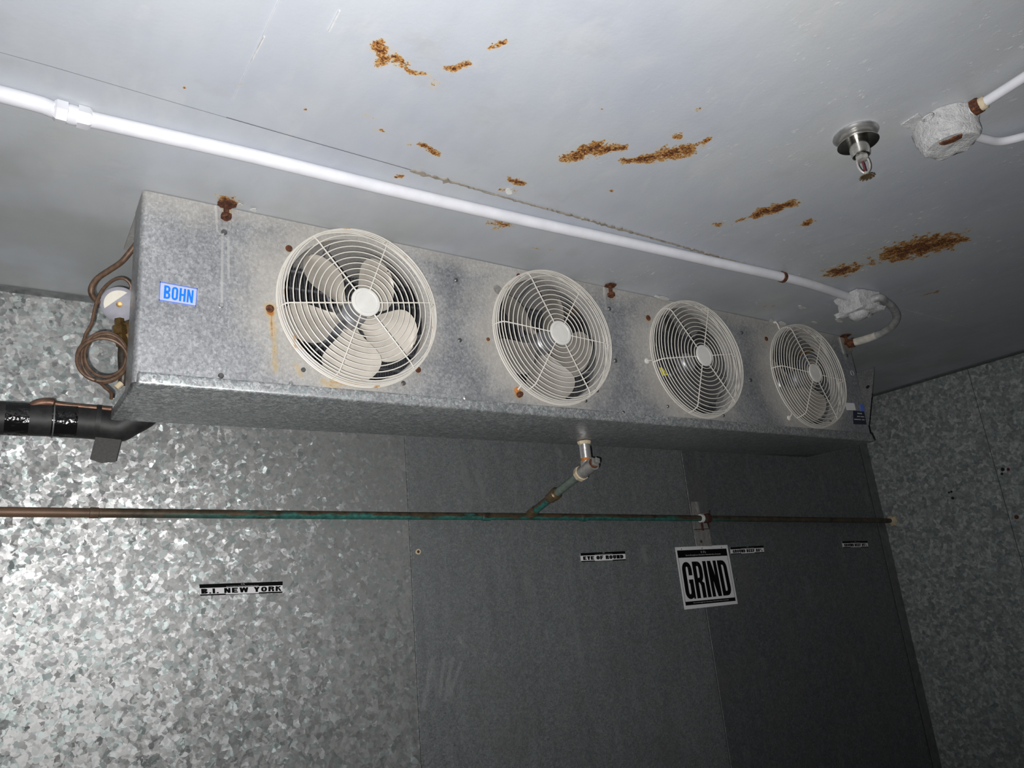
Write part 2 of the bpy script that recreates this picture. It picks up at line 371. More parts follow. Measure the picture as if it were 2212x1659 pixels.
M['cavity'] = simple('dark_galvanised_liner', (0.22, 0.22, 0.22), 0.6, 0.3, 0.3, 30)  # even dark grey for the inner liner and baffles
M['rust'] = None
t = NT('heavy_rust'); n = t.noise(160, 5, 0.75); t.bump(n, 0.8, 0.002)
M['rust'] = t.out(t.ramp(n, [(0.32, (0.022, 0.008, 0.006)), (0.5, (0.085, 0.028, 0.013)), (0.68, (0.26, 0.10, 0.035))]), 0.85, 0.0)
M['dark_rust'] = simple('dark_maroon_rust', (0.055, 0.016, 0.012), 0.8, 0, 0.4, 120, 0.4)
M['orange'] = simple('orange_rust_ring', (0.50, 0.18, 0.04), 0.7, 0.0, 0.4, 150, 0.4)
M['steel'] = simple('dark_screw_steel', (0.20, 0.20, 0.20), 0.4, 0.8, 0.3, 80)
M['zinc'] = simple('bright_zinc', (0.50, 0.50, 0.50), 0.35, 0.8, 0.2, 60)
M['chrome'] = simple('tarnished_chrome', (0.62, 0.60, 0.55), 0.18, 1.0, 0.25, 60, 0.1)
M['hole'] = simple('dark_hole', (0.015, 0.014, 0.013), 0.9, 0, 0.1)
M['brass'] = simple('aged_brass', (0.17, 0.105, 0.04), 0.38, 0.7, 0.45, 60, 0.2)
M['cap'] = simple('brown_capillary_copper', (0.125, 0.075, 0.048), 0.5, 0.2, 0.4, 90, 0.3)
M['darkcap'] = simple('dark_tarnished_tube', (0.055, 0.045, 0.035), 0.45, 0.3, 0.4, 90, 0.2)
M['valve'] = simple('grey_painted_valve_head', (0.30, 0.30, 0.345), 0.6, 0.0, 0.1, 60)
M['sticker'] = simple('cream_sticker', (0.72, 0.69, 0.60), 0.7, 0, 0.05)
t = NT('verdigris_copper'); n = t.noise(16, 5, 0.7, t.scale(t.pos(), (0.6, 3, 3))); sp = t.new('ShaderNodeSeparateXYZ'); t.l.new(t.pos(), sp.inputs[0])
c = t.ramp(t.noise(40, 4, 0.65), [(0.3, (0.035, 0.026, 0.018)), (0.5, (0.085, 0.065, 0.042)), (0.72, (0.15, 0.09, 0.055))])
gx = t.math('MULTIPLY', t.smooth(sp.outputs[0], 0.2, 0.6), t.math('SUBTRACT', 1.0, t.math('MULTIPLY', t.smooth(sp.outputs[0], 2.1, 2.6), 0.9)))
low = t.math('SUBTRACT', t.new('ShaderNodeNewGeometry').outputs['Normal'] and 0.0, 0.0)
gn = t.new('ShaderNodeNewGeometry'); sn = t.new('ShaderNodeSeparateXYZ'); t.l.new(gn.outputs['Normal'], sn.inputs[0])
under = t.math('SUBTRACT', 1.0, t.smooth(sn.outputs[2], -0.6, 0.1))
gm = t.math('MULTIPLY', gx, t.smooth(t.math('ADD', n, t.math('MULTIPLY', under, 0.22)), 0.52, 0.66))
c = t.mix(gm, c, t.ramp(t.noise(70, 3, 0.6), [(0.3, (0.02, 0.10, 0.085)), (0.7, (0.06, 0.25, 0.21))]))
cop = t.math('SUBTRACT', 1.0, t.smooth(sp.outputs[0], 0.0, 0.35)); c = t.mix(t.math('MULTIPLY', cop, 0.55), c, (0.34, 0.20, 0.13))
t.bump(n, 0.4, 0.001); M['copper'] = t.out(c, 0.5, 0.25)
M['green_pipe'] = simple('grey_green_pipe', (0.17, 0.21, 0.18), 0.5, 0.2, 0.3, 60, 0.3)
M['bronze'] = simple('brown_bronze_fitting', (0.17, 0.12, 0.065), 0.4, 0.5, 0.4, 60, 0.2)
M['galv_fit'] = simple('grey_galvanised_fitting', (0.40, 0.39, 0.37), 0.4, 0.5, 0.25, 80, 0.3)
M['nipple'] = simple('bright_crinkled_nipple', (0.78, 0.77, 0.76), 0.28, 0.8, 0.12, 90, 0.6)
M['tan'] = simple('tan_sealant', (0.62, 0.52, 0.36), 0.6, 0, 0.2, 80, 0.5)
M['caulk'] = simple('dirty_old_caulk', (0.27, 0.24, 0.20), 0.8, 0, 0.3, 70, 0.6)
M['bead'] = simple('pale_sealant', (0.60, 0.61, 0.62), 0.5, 0, 0.1, 60, 0.1)
M['flake'] = simple('loose_white_paint', (0.66, 0.66, 0.64), 0.6, 0, 0.15, 60, 0.4)
M['rubber'] = simple('black_foam_insulation', (0.022, 0.022, 0.022), 0.55, 0, 0.4, 60, 0.4)
t = NT('glossy_black_tape'); n = t.noise(28, 3, 0.6); t.bump(n, 0.8, 0.008); M['tape'] = t.out((0.008, 0.008, 0.009), 0.16, 0.0)
M['cloth_tape'] = simple('dull_black_cloth_tape', (0.055, 0.052, 0.050), 0.6, 0, 0.25, 200, 0.2)
M['paper'] = simple('white_paper', (0.86, 0.85, 0.87), 0.5, 0, 0.04, 20, 0.0)
M['ink'] = simple('black_ink', (0.006, 0.006, 0.007), 0.8, 0, 0.1, 40, 0.0, spec=0.05)
M['grey_ink'] = simple('pale_small_print', (0.50, 0.50, 0.50), 0.5, 0, 0.1, 40, 0.0)
M['badge'] = simple('silver_badge_plate', (0.55, 0.60, 0.80), 0.35, 0.2, 0.06, 60, 0.0)
M['blue'] = simple('bright_blue_enamel', (0.0, 0.20, 0.86), 0.35, 0, 0.05, 60, 0.0)
M['blue_line'] = simple('blue_border', (0.10, 0.20, 0.70), 0.35, 0, 0.05, 60, 0.0)
M['navy'] = simple('dark_navy_plate', (0.018, 0.022, 0.045), 0.35, 0, 0.1, 60, 0.0)
M['yellow'] = simple('yellow_tag', (0.78, 0.72, 0.03), 0.45, 0, 0.08, 60, 0.0)
M['red'] = simple('dark_red_bulb', (0.09, 0.008, 0.012), 0.35, 0, 0.1, 60, 0.0)

# ------------------------------------------------------------------ setting
def structure(name, mb, mat, **k): return tag(mb.build(name, mat, **k), kind='structure')
XL, YF = -1.3, -1.9
ceil = structure('ceiling', MB().box(XL, RIGHT + 0.1, YF, BACK + 0.1, CEIL + 0.004, CEIL + 0.06), M['backing'])
_sp = [onZ(x, y, CEIL) for x, y in ((0, 110), (385, 223), (600, 285), (900, 370), (1140, 439), (1240, 465), (1330, 491), (1430, 519), (1560, 556))]
_sx = [XL] + [p.x for p in _sp] + [RIGHT]; _sy = [_sp[0].y] + [p.y for p in _sp] + [_sp[-1].y + 0.03]
def seam_y(x): return float(np.interp(x, _sx, _sy))
gap = 0.0012
def rust_field(xy):
    """how deep in a rust patch each point of the ceiling lies (patches stay where they are in the room)"""
    tot = np.full(len(xy), -1.0)
    for x0, y0, x1, y1, r, st in RUST:
        A = onZ(x0, y0, CEIL); B = onZ(x1, y1, CEIL); mx, my = (x0 + x1) / 2, (y0 + y1) / 2
        c = onZ(mx, my, CEIL); rh = (onZ(mx + r, my, CEIL) - c).length; rv = (onZ(mx, my + r, CEIL) - c).length
        rr = math.sqrt(rh * rv) * 0.95
        a = np.array([A.x, A.y]); d = np.array([B.x, B.y]) - a; L = max(float(d @ d), 1e-9)
        h = np.clip(((xy - a) @ d) / L, 0, 1)
        dist = np.linalg.norm(xy - a - h[:, None] * d, axis=1) / rr
        tot = np.maximum(tot, (1.6 - dist) * st)
    return tot
def sheet(x0, x1, yf0, yf1, z, th, name='ceiling_sheet', step=0.007):
    xa, xb = x0 + 0.0001, x1 - 0.0001
    xv = [xa] + list(np.arange(max(xa, 0.0), xb, step))[1:] + [xb]
    tv = []
    y0m, y1m = yf0(x0), yf1(x0); L = y1m - y0m
    tv = [0.0] + [(y - y0m) / L for y in np.arange(max(y0m, 0.28), y1m, step)][1:] + [1.0]
    nx, ny = len(xv), len(tv)
    vs = [(x, yf0(x) + (yf1(x) - yf0(x)) * t_, z) for x in xv for t_ in tv]
    fs = [(i * ny + j, i * ny + j + 1, (i + 1) * ny + j + 1, (i + 1) * ny + j) for i in range(nx - 1) for j in range(ny - 1)]
    n0 = len(vs)
    vs += [(x, y, z + th) for x, y in ((xa, yf0(xa)), (xb, yf0(xb)), (xb, yf1(xb)), (xa, yf1(xa)))]
    fs.append((n0, n0 + 1, n0 + 2, n0 + 3))
    fs.append((n0 + 1, n0) + tuple(i * ny for i in range(nx)))
    fs.append((n0 + 3, n0 + 2) + tuple(i * ny + ny - 1 for i in range(nx - 1, -1, -1)))
    fs.append((n0, n0 + 3) + tuple(range(ny - 1, -1, -1)))
    fs.append((n0 + 2, n0 + 1) + tuple((nx - 1) * ny + j for j in range(ny)))
    ob = MB().add(vs, fs).build(name, M['ceiling'], ceil)
    me = ob.data; at = me.attributes.new('rust_depth', 'FLOAT', 'POINT')
    co = np.empty(len(me.vertices) * 3, np.float32); me.vertices.foreach_get('co', co)
    xy = co.reshape(-1, 3)[:, :2].astype(float) + np.array(world_loc(ceil))[:2]
    at.data.foreach_set('value', rust_field(xy).astype(np.float32))
    return ob
xs = [XL, 0.266, 0.81, 2.03, 3.25, RIGHT]
for i in range(5):
    dz = [0.0008, 0.0, 0.0, 0.0, 0.0][i]
    sheet(xs[i], xs[i + 1], lambda x: YF, lambda x: seam_y(x) - 0.0001, CEIL - dz, 0.0045 + dz)
for x0, x1 in ((XL, 1.93), (1.93, RIGHT)):
    sheet(x0, x1, lambda x: seam_y(x) + 0.0001, lambda x: BACK, CEIL - (0.0012 if x0 < 0 else 0.0009), 0.005)
mb = MB()
for xa_, ya_, xb_, yb_, w_ in ((0.2687, 0.30, 0.2642, 1.094, 0.0004), (0.268, 0.93, 0.266, 0.985, 0.0011), (0.347, 0.83, 0.348, 0.875, 0.0014)):
    mb.slab([(xa_ - w_, ya_, CEIL - 0.0026), (xa_ + w_, ya_, CEIL - 0.0026), (xb_ + w_, yb_, CEIL - 0.0026), (xb_ - w_, yb_, CEIL - 0.0026)], (0, 0, 1), 0.0024)
mb.build('sealant_bead', M['bead'], ceil)
# torn caulk along the long joint
mb = MB(); prev = None; x = 0.62
while x < 1.86:
    wgt = 0.0016 + (0.009 * max(0, rng.gauss(0.4, 0.5)) if (0.60 < x < 0.72 or 1.02 < x < 1.25 or x > 1.38) else 0.001 * rng.random())
    c = seam_y(x) + rng.uniform(-0.0012, 0.002); cur = (V((x, c - wgt * 0.5, CEIL - 0.0034)), V((x, c + wgt * 0.5, CEIL - 0.0034)))
    if prev: mb.slab([prev[0], cur[0], cur[1], prev[1]], (0, 0, 1), 0.0032)
    prev = cur; x += rng.uniform(0.004, 0.010)
mb.build('torn_sealant', M['caulk'], ceil)

def panel(parent, name, mat, x0, x1, z0, z1, y, th):
    return MB().box(x0 + gap, x1 - gap, y, y + th, z0, z1).build(name, mat, parent, bevel=0.0008, bseg=1)
wb = structure('wall_back', MB().box(XL, RIGHT + 0.1, BACK + 0.004, BACK + 0.08, 0, CEIL + 0.004), M['backing'])
panel(wb, 'wall_panel', M['wall_a'], XL, -0.195, 0, CEIL, BACK + 0.0005, 0.003)
panel(wb, 'wall_panel', M['wall_a'], -0.195, 1.023, 0, CEIL, BACK, 0.0035)
panel(wb, 'wall_panel', M['wall_b'], 1.023, 2.243, 0, CEIL, BACK + 0.0012, 0.0025)
panel(wb, 'wall_panel', M['wall_c'], 2.243, 3.47, 0, CEIL, BACK - 0.0008, 0.004)
panel(wb, 'wall_panel', M['wall_c'], 3.47, RIGHT + 0.002, 0, CEIL, BACK + 0.0016, 0.002)
wr = structure('wall_right', MB().box(RIGHT + 0.004, RIGHT + 0.08, YF, BACK, 0, CEIL + 0.004), M['backing'])
for y0, y1, z0, z1, o in ((1.488, BACK, 0, CEIL, 0.0), (0.27, 1.488, 1.56, CEIL, 0.0008), (0.27, 1.488, 0, 1.558, 0.0012), (-0.95, 0.27, 0, CEIL, 0.0), (YF, -0.95, 0, CEIL, 0.001)):
    MB().box(RIGHT + o, RIGHT + 0.004, y0 + gap, y1 - gap, z0, z1).build('wall_panel', M['wall_d'], wr)
structure('wall_left', MB().box(XL - 0.08, XL, YF, BACK, 0, CEIL), M['wall_c'])
structure('wall_front', MB().box(XL, RIGHT, YF - 0.08, YF, 0, CEIL), M['wall_c'])
structure('floor', MB().box(XL, RIGHT, YF, BACK, -0.08, 0), M['floor'])
# thin dark strips along the ceiling edges; flange strip in the wall corner
structure('ceiling_strip_1', MB().box(XL, RIGHT, BACK - 0.034, BACK - 0.001, CEIL - 0.0045, CEIL - 0.0025), M['trim'])
structure('ceiling_strip_2', MB().box(RIGHT - 0.045, RIGHT - 0.001, YF, BACK - 0.036, CEIL - 0.0045, CEIL - 0.002), M['trim'])
structure('trim_3', MB().box(3.535, 3.537, BACK - 0.004, BACK - 0.0008, 0, CEIL - 0.006).box(3.537, 3.597, BACK - 0.0022, BACK - 0.0009, 0, CEIL - 0.006), M['trim'])

# ------------------------------------------------------------------ the cooler
cooler = thing('unit_cooler', (1.385, 1.57, CEIL - 0.4), 'long galvanised ceiling-hung evaporator cooler with four round fan guards along its face', 'evaporator')
X0, X1 = 0.1900, 2.574
ZB, ZT = CAMZ + 0.4730, CEIL - 0.003
ZC = CAMZ + 0.4475
OPEN = 0.168
# front panel with four round openings and a folded left return
mb = MB(); th = 0.0018
def fp(x, z, y=FACE): return (x, y, z)
edges = [X0] + [x for cx in FANX for x in (cx - 0.176, cx + 0.176)] + [X1]
seg = 64
for i in range(0, len(edges), 2):
    mb.add([fp(edges[i], ZB), fp(edges[i + 1], ZB), fp(edges[i + 1], ZT), fp(edges[i], ZT)], [(0, 1, 2, 3)])
for cx in FANX:
    inn, outr = [], []
    x0, x1 = cx - 0.176, cx + 0.176
    for k in range(seg):
        a = 2 * math.pi * k / seg; c, s_ = math.cos(a), math.sin(a)
        inn.append((cx + OPEN * c, FANZ + OPEN * s_))
        lim = []
        if c > 1e-6: lim.append((x1 - cx) / c)
        if c < -1e-6: lim.append((x0 - cx) / c)
        if s_ > 1e-6: lim.append((ZT - FANZ) / s_)
        if s_ < -1e-6: lim.append((ZB - FANZ) / s_)
        tt = min(lim); outr.append((cx + tt * c, FANZ + tt * s_))
    vs = [fp(*q) for q in inn] + [fp(*q) for q in outr] + [fp(q[0], q[1], FACE + 0.022) for q in inn]
    fs = [(k, (k + 1) % seg, seg + (k + 1) % seg, seg + k) for k in range(seg)] + [(2 * seg + k, 2 * seg + (k + 1) % seg, (k + 1) % seg, k) for k in range(seg)]
    for cxr, czr in ((x0, ZB), (x1, ZB), (x1, ZT), (x0, ZT)):
        qs = sorted(range(seg), key=lambda k: (outr[k][0] - cxr) ** 2 + (outr[k][1] - czr) ** 2)
        a_ = [k for k in range(seg) if (abs(outr[k][0] - cxr) < 1e-6)]; b_ = [k for k in range(seg) if (abs(outr[k][1] - czr) < 1e-6)]
        ka = min(a_, key=lambda k: abs(outr[k][1] - czr)); kb = min(b_, key=lambda k: abs(outr[k][0] - cxr))
        if ka != kb:
            vs.append(fp(cxr, czr)); fs.append((seg + ka, seg + kb, len(vs) - 1))
    mb.add(vs, fs)
# folded corner and return on the left
arc = []
R0 = 0.010
for k in range(7):
    a = math.pi / 2 * k / 6
    arc.append((X0 - R0 * math.sin(a), FACE + R0 - R0 * math.cos(a)))
arc.append((X0 - R0 + 0.001, FACE + 0.095))
vs = []; fs = []
for (x, y) in arc: vs += [(x, y, ZB - 0.02), (x, y, ZT)]
for k in range(len(arc) - 1): fs.append((2 * k, 2 * k + 2, 2 * k + 3, 2 * k + 1))
mb.add(vs, fs)
front = mb.build('front_panel', M['cabinet'], cooler, angle=50)
YB = 1.702
MB().box(X0 - 0.008, X1, FACE + 0.004, YB, ZT - 0.004, ZT).build('top_panel', M['cabinet'], cooler)
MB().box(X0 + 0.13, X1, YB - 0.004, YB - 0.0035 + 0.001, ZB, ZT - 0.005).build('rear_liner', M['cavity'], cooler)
MB().box(X0 + 0.128, X0 + 0.130, FACE + 0.03, YB - 0.005, ZB, ZT - 0.005).build('coil_end_plate', M['cabinet'], cooler)
# fin block
mb = MB()
mb.box(X0 + 0.135, X1 - 0.05, 1.634, 1.69, ZB + 0.004, ZT - 0.01)
core = mb.build('coil_block', M['backing'], cooler)
mb = MB(); x = X0 + 0.137
while x < X1 - 0.055:
    mb.box(x, x + 0.0016, 1.622, 1.633, ZB + 0.006, ZT - 0.012); x += 0.0068
fins = tag(mb.build('coil_fins', M['coil'], cooler), kind='stuff')
mb = MB()
for k in range(8): z = ZB + 0.03 + k * 0.045; mb.tube([(X0 + 0.13, 1.615, z), (X1 - 0.05, 1.615, z)], 0.005, 8)
tag(mb.build('coil_tubes', M['coil'], cooler), kind='stuff')
# dividers between fan sections
for xm in [(FANX[i] + FANX[i + 1]) / 2 for i in range(3)]:
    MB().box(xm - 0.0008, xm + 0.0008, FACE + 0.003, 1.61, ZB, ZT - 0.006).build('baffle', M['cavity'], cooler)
# drain pan: front lip, sloped left side, bottom
pl, pr = onY(294, 831, FACE - 0.004), onY(1889, 954, FACE - 0.004)
zbl, zbr = CAMZ + 0.4475, CAMZ + 0.4490
pf = FACE - 0.005
xL, xR = 0.184, 2.590
q_top = [(xL + 0.004, pf, ZB), (xR - 0.015, pf, ZB + 0.008), (xR - 0.015, YB, ZB + 0.008), (xL - 0.006, YB, ZB + 0.002)]
q_bot = [(xL + 0.003, pf, zbl), (xR, pf, zbr), (xR - 0.018, YB + 0.006, zbr), (xL - 0.008, YB, zbl)]
mb = MB(); mb.hexa(q_bot, q_top)
pan = mb.build('drain_pan', M['pan'], cooler, bevel=0.006, bseg=3, angle=60)
# right end cover, sprung away at its top
a = onX(1878, 913, 2.577); b = onX(1889, 794, 2.577)
z_top = CAMZ + 0.747; z_bot = CAMZ + 0.512
q = [(2.584, FACE + 0.004, z_bot), (2.584, YB - 0.01, z_bot), (2.717, YB - 0.01, z_top), (2.717, FACE + 0.004, z_top)]
endp = MB().slab(q, (1, 0, -0.5), 0.0018).build('end_cover', M['cabinet'], cooler)
h = onX(1883, 835, 2.625)
MB().lathe([(0.0075, 0), (0.0075, 0.0015)], (2.6735, FACE + 0.022, CAMZ + 0.670), (-1, 0, 0.56), 12).build('hole', M['hole'], endp)

# fans and guards -------------------------------------------------
def blade_mb(theta, cx, yb, r0=0.030, r1=0.163, pitch=0.52):
    nu, nv = 20, 9; vs = []; fs = []
    er = V((math.cos(theta), 0, math.sin(theta))); et = V((-math.sin(theta), 0, math.cos(theta)))
    for side in (0, 1):
        for i in range(nu):
            u = 1 - (1 - i / (nu - 1)) ** 1.6; rr = r0 + (r1 - r0) * u
            uc = 0.60
            if u < uc: e_ = u / uc; wdt = 0.015 + 0.052 * (e_ * e_ * (3 - 2 * e_)) ** 0.8
            else: wdt = 0.067 * math.sqrt(max(0.0, 1 - ((u - uc) / (1.0005 - uc)) ** 2))
            for j in range(nv):
                s = (j / (nv - 1) * 2 - 1) * wdt + 0.010 * u
                camber = 0.010 * (1 - (2 * j / (nv - 1) - 1) ** 2)
                p = V((cx, yb, FANZ)) + er * rr + et * (s * math.cos(pitch)) + V((0, 1, 0)) * (-s * math.sin(pitch) * 0.9 + camber + (0.0014 if side else 0))
                # curl the outline round at the tip
                p += er * (-(s / 0.074) ** 2 * 0.006 * u)
                vs.append(p)
    for side in (0, 1):
        o = side * nu * nv
        for i in range(nu - 1):
            for j in range(nv - 1):
                fs.append((o + i * nv + j, o + i * nv + j + 1, o + (i + 1) * nv + j + 1, o + (i + 1) * nv + j))
    n = nu * nv
    rim = [(0, j) for j in range(nv)] + [(i, nv - 1) for i in range(1, nu)] + [(nu - 1, j) for j in range(nv - 2, -1, -1)] + [(i, 0) for i in range(nu - 2, 0, -1)]
    ids = [i * nv + j for i, j in rim]
    for k in range(len(ids)): a_, b_ = ids[k], ids[(k + 1) % len(ids)]; fs.append((a_, b_, b_ + n, a_ + n))
    return MB().add(vs, fs)
ROT = [9, -3, 9, -3]; BL = [50, -13, 30, 12]
RINGS = [0.040 + 0.0133 * k for k in range(11)]
for i, cx in enumerate(FANX):
    yf = FACE - 0.038
    gm_ = M['cream_rust'] if i in (0, 1) else M['cream']
    guard = MB().ring((cx, FACE - 0.003, FANZ), 0.1835, 0.0019, seg=72).build('fan_guard', gm_, cooler)
    for r in RINGS: MB().ring((cx, yf, FANZ), r, 0.00135, seg=64).build('ring_wire', M['cream'], guard)
    for r, p in ((0.1775, 0.033), (0.181, 0.025), (0.1825, 0.0175), (0.1835, 0.010)):
        MB().ring((cx, FACE - p, FANZ), r, 0.00135, seg=64).build('ring_wire', gm_, guard)
    for k in range(6):
        a = math.radians(ROT[i] + 60 * k); d = V((math.cos(a), 0, math.sin(a)))
        c = V((cx, 0, FANZ))
        pts = [c + d * 0.028 + V((0, yf + 0.002, 0)), c + d * 0.165 + V((0, yf + 0.002, 0)), c + d * 0.175 + V((0, yf + 0.005, 0)), c + d * 0.182 + V((0, FACE - 0.018, 0)), c + d * 0.184 + V((0, FACE - 0.002, 0))]
        MB().tube(pts, 0.0017, 6).build('spoke', M['cream'], guard)
    MB().lathe([(0.0, -0.001), (0.033, -0.001), (0.0335, 0.002), (0.032, 0.004), (0.026, 0.0045), (0.025, 0.0036), (0.0, 0.0036)], (cx, yf, FANZ), (0, -1, 0), 40).build('center_disc', M['disc'], guard)
    fan = MB().lathe([(0.0, 0.0), (0.024, 0.0), (0.030, -0.006), (0.032, -0.03), (0.0, -0.03)], (cx, FACE + 0.018, FANZ), (0, -1, 0), 28).build('fan_hub', M['motor'], cooler)
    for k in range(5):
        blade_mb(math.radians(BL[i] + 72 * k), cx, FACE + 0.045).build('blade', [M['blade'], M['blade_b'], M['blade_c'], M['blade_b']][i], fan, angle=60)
    mot = MB().lathe([(0.0, 0), (0.036, 0), (0.042, -0.008), (0.042, -0.07), (0.0, -0.075)], (cx, FACE + 0.075, FANZ), (0, -1, 0), 28).build('fan_motor', M['motor'], cooler)
    for k in range(3):
        a = math.radians(100 + 120 * k + ROT[i]); d = V((math.cos(a), 0, math.sin(a)))
        c = V((cx, 0, FANZ))
        MB().tube([c + d * 0.04 + V((0, FACE + 0.12, 0)), c + d * 0.15 + V((0, FACE + 0.12, 0)), c + d * 0.172 + V((0, FACE + 0.02, 0))], 0.004, 8).build('mount_arm', M['motor'], mot)
# yellow tag inside the third opening
p = [onY(x, y, FACE + 0.014) for x, y in ((1423, 793), (1432, 795), (1442, 810), (1431, 812))]
MB().slab(p, (0, 1, 0), 0.0015).build('yellow_tag', M['yellow'], cooler)

# fasteners on the face -------------------------------------------
def head(px, py, r, mat, name='screw', y=FACE, h=0.0035, parent=None, hexa=False):
    c = onY(px, py, y)
    seg_ = 6 if hexa else 16
    return MB().lathe([(r, 0.0), (r * 0.98, h * 0.6), (r * 0.72, h), (0.0, h)], c, (0, -1, 0), seg_).build(name, mat, parent or cooler)
for px, py, r, mt in [(624,537,.0075,'rust'),(583,667,.0085,'rust'),(655,799,.005,'steel'),(903,799,.007,'rust'),(871,828,.0055,'steel'),(477,812,.0055,'steel'),(628,828,.0045,'zinc'),
                      (985,605,.0055,'steel'),(993,735,.0055,'steel'),(1054,733,.0045,'rust'),(1120,596,.0065,'rust'),(1006,860,.0075,'zinc'),(1329,779,.0065,'steel'),(1400,687,.0085,'rust'),
                      (1602,719,.0055,'steel'),(1621,821,.0065,'steel'),(1442,878,.0045,'steel'),(1655,732,.0075,'rust'),(1346,891,.005,'steel'),(478,660,.0052,'zinc'),(1289,843,.0065,'steel'),(1265,866,.0045,'steel'),
                      (1562,898,.0045,'steel'),(1793,910,.0045,'steel'),(1865,936,.007,'zinc')]:
    head(px, py, r, M[mt])
c = onY(1075, 626, FACE); MB().lathe([(0.0125, 0), (0.0122, 0.0015), (0.006, 0.002), (0.0055, 0.0045), (0, 0.005)], c, (0, -1, 0), 24).build('washer_screw', M['galv_fit'], cooler)
for px, py, mt in ((1397, 780, 'disc'), (1704, 903, 'disc'), (1117, 843, 'orange'), (1672, 694, 'disc')):
    c = onY(px, py, FACE); s = head(px, py, 0.0085, M[mt], 'guard_clip')
    tgt = min(FANX, key=lambda f: abs(f - c.x)); d = (V((tgt, FACE, FANZ)) - c).normalized()
    MB().tube([c + V((0, -0.003, 0)), c + d * 0.012 + V((0, -0.006, 0)), c + d * max(0.02, ((V((tgt, FACE, FANZ)) - c).length - 0.186)) + V((0, -0.003, 0))], 0.0022, 8).build('hook', M['cream'], s)
head(1121, 853, 0.0075, M['rust'], 'guard_bolt', h=0.012)
# hanger brackets with rusty bolts
for quad, bolt, scr in ([(466, 448), (500, 455), (500, 512), (466, 508)], (489, 448), (484, 502)), ([(1303, 620), (1326, 625), (1327, 675), (1305, 671)], (1320, 634), (1316, 667)), ([(1812, 728), (1836, 733), (1840, 760), (1822, 765)], (1829, 738), (1829, 768)):
    p = [onY(x, y, FACE - 0.0002) for x, y in quad]
    for q_ in p: q_.z = min(q_.z, ZT - 0.001)
    br = MB().slab(p, (0, -1, 0), 0.0024).build('hanger_bracket', M['cabinet'], cooler, bevel=0.0006, bseg=1)
    c = onY(*bolt, FACE - 0.014); c.z = min(c.z, CEIL - 0.03)
    mb = MB().tube([c + V((0, 0, -0.010)), V((c.x, c.y, CEIL - 0.004))], 0.0055, 10)
    mb.lathe([(0.011, 0), (0.011, 0.009), (0.007, 0.010)], (c.x, c.y, c.z - 0.006), (0, 0, 1), 6)
    mb.build('hanger_bolt', M['rust'], br)
    c2 = V((c.x, c.y, CEIL - 0.0058))
    MB().lathe([(0.017, 0), (0.019, 0.0015), (0.017, 0.003)], c2, (0, 0, 1), 18, wob=0.15, rg=rng).build('washer', M['rust'], br)
    head(*scr, 0.006, M['steel'], y=FACE - 0.0026, parent=br)

# ------------------------------------------------------------------ lettering
def rrect(x0, y0, x1, y1, rx, ry, corners, splits, k=5):
    """samples round a rounded rectangle; corners = set of bl br tr tl that are round"""
    pts = []
    def corner(cx, cy, a0, name, ex, ey):
        for i in range(k):
            a = math.radians(a0 + 90 * i / (k - 1))
            if name in corners: pts.append((cx + rx * math.cos(a), cy + ry * math.sin(a)))
            else: pts.append((ex, ey))
    corner(x1 - rx, y0 + ry, -90, 'br', x1, y0)
    for s in sorted(splits): pts.append((x1, s))
    corner(x1 - rx, y1 - ry, 0, 'tr', x1, y1)
    corner(x0 + rx, y1 - ry, 90, 'tl', x0, y1)
    for s in sorted(splits, reverse=True): pts.append((x0, s))
    corner(x0 + rx, y0 + ry, 180, 'bl', x0, y0)
    return pts
ALLC = {'bl', 'br', 'tr', 'tl'}
def g_ring(x0, y0, x1, y1, sx, sy, corners=ALLC, splits=(), skip=None):
    rx = (x1 - x0) * 0.46; ry = min((y1 - y0) * 0.42, max(sy * 1.6, 0.12))
    o = rrect(x0, y0, x1, y1, rx, ry, corners, splits)
    irx = max(rx - sx, (x1 - x0 - 2 * sx) * 0.35); iry = max(ry - sy, 0.02)
    irx = min(irx, (x1 - x0 - 2 * sx) * 0.5); iry = min(iry, (y1 - y0 - 2 * sy) * 0.5)
    q = rrect(x0 + sx, y0 + sy, x1 - sx, y1 - sy, irx, iry, corners, [min(max(s, y0 + sy), y1 - sy) for s in splits])
    out = []
    n = len(o)
    for i in range(n):
        j = (i + 1) % n
        mx, my = (o[i][0] + o[j][0]) / 2, (o[i][1] + o[j][1]) / 2
        if skip and skip(mx, my): continue
        out.append([o[i], o[j], q[j], q[i]])
    return out
def R_(x0, y0, x1, y1): return [[(x0, y0), (x1, y0), (x1, y1), (x0, y1)]]
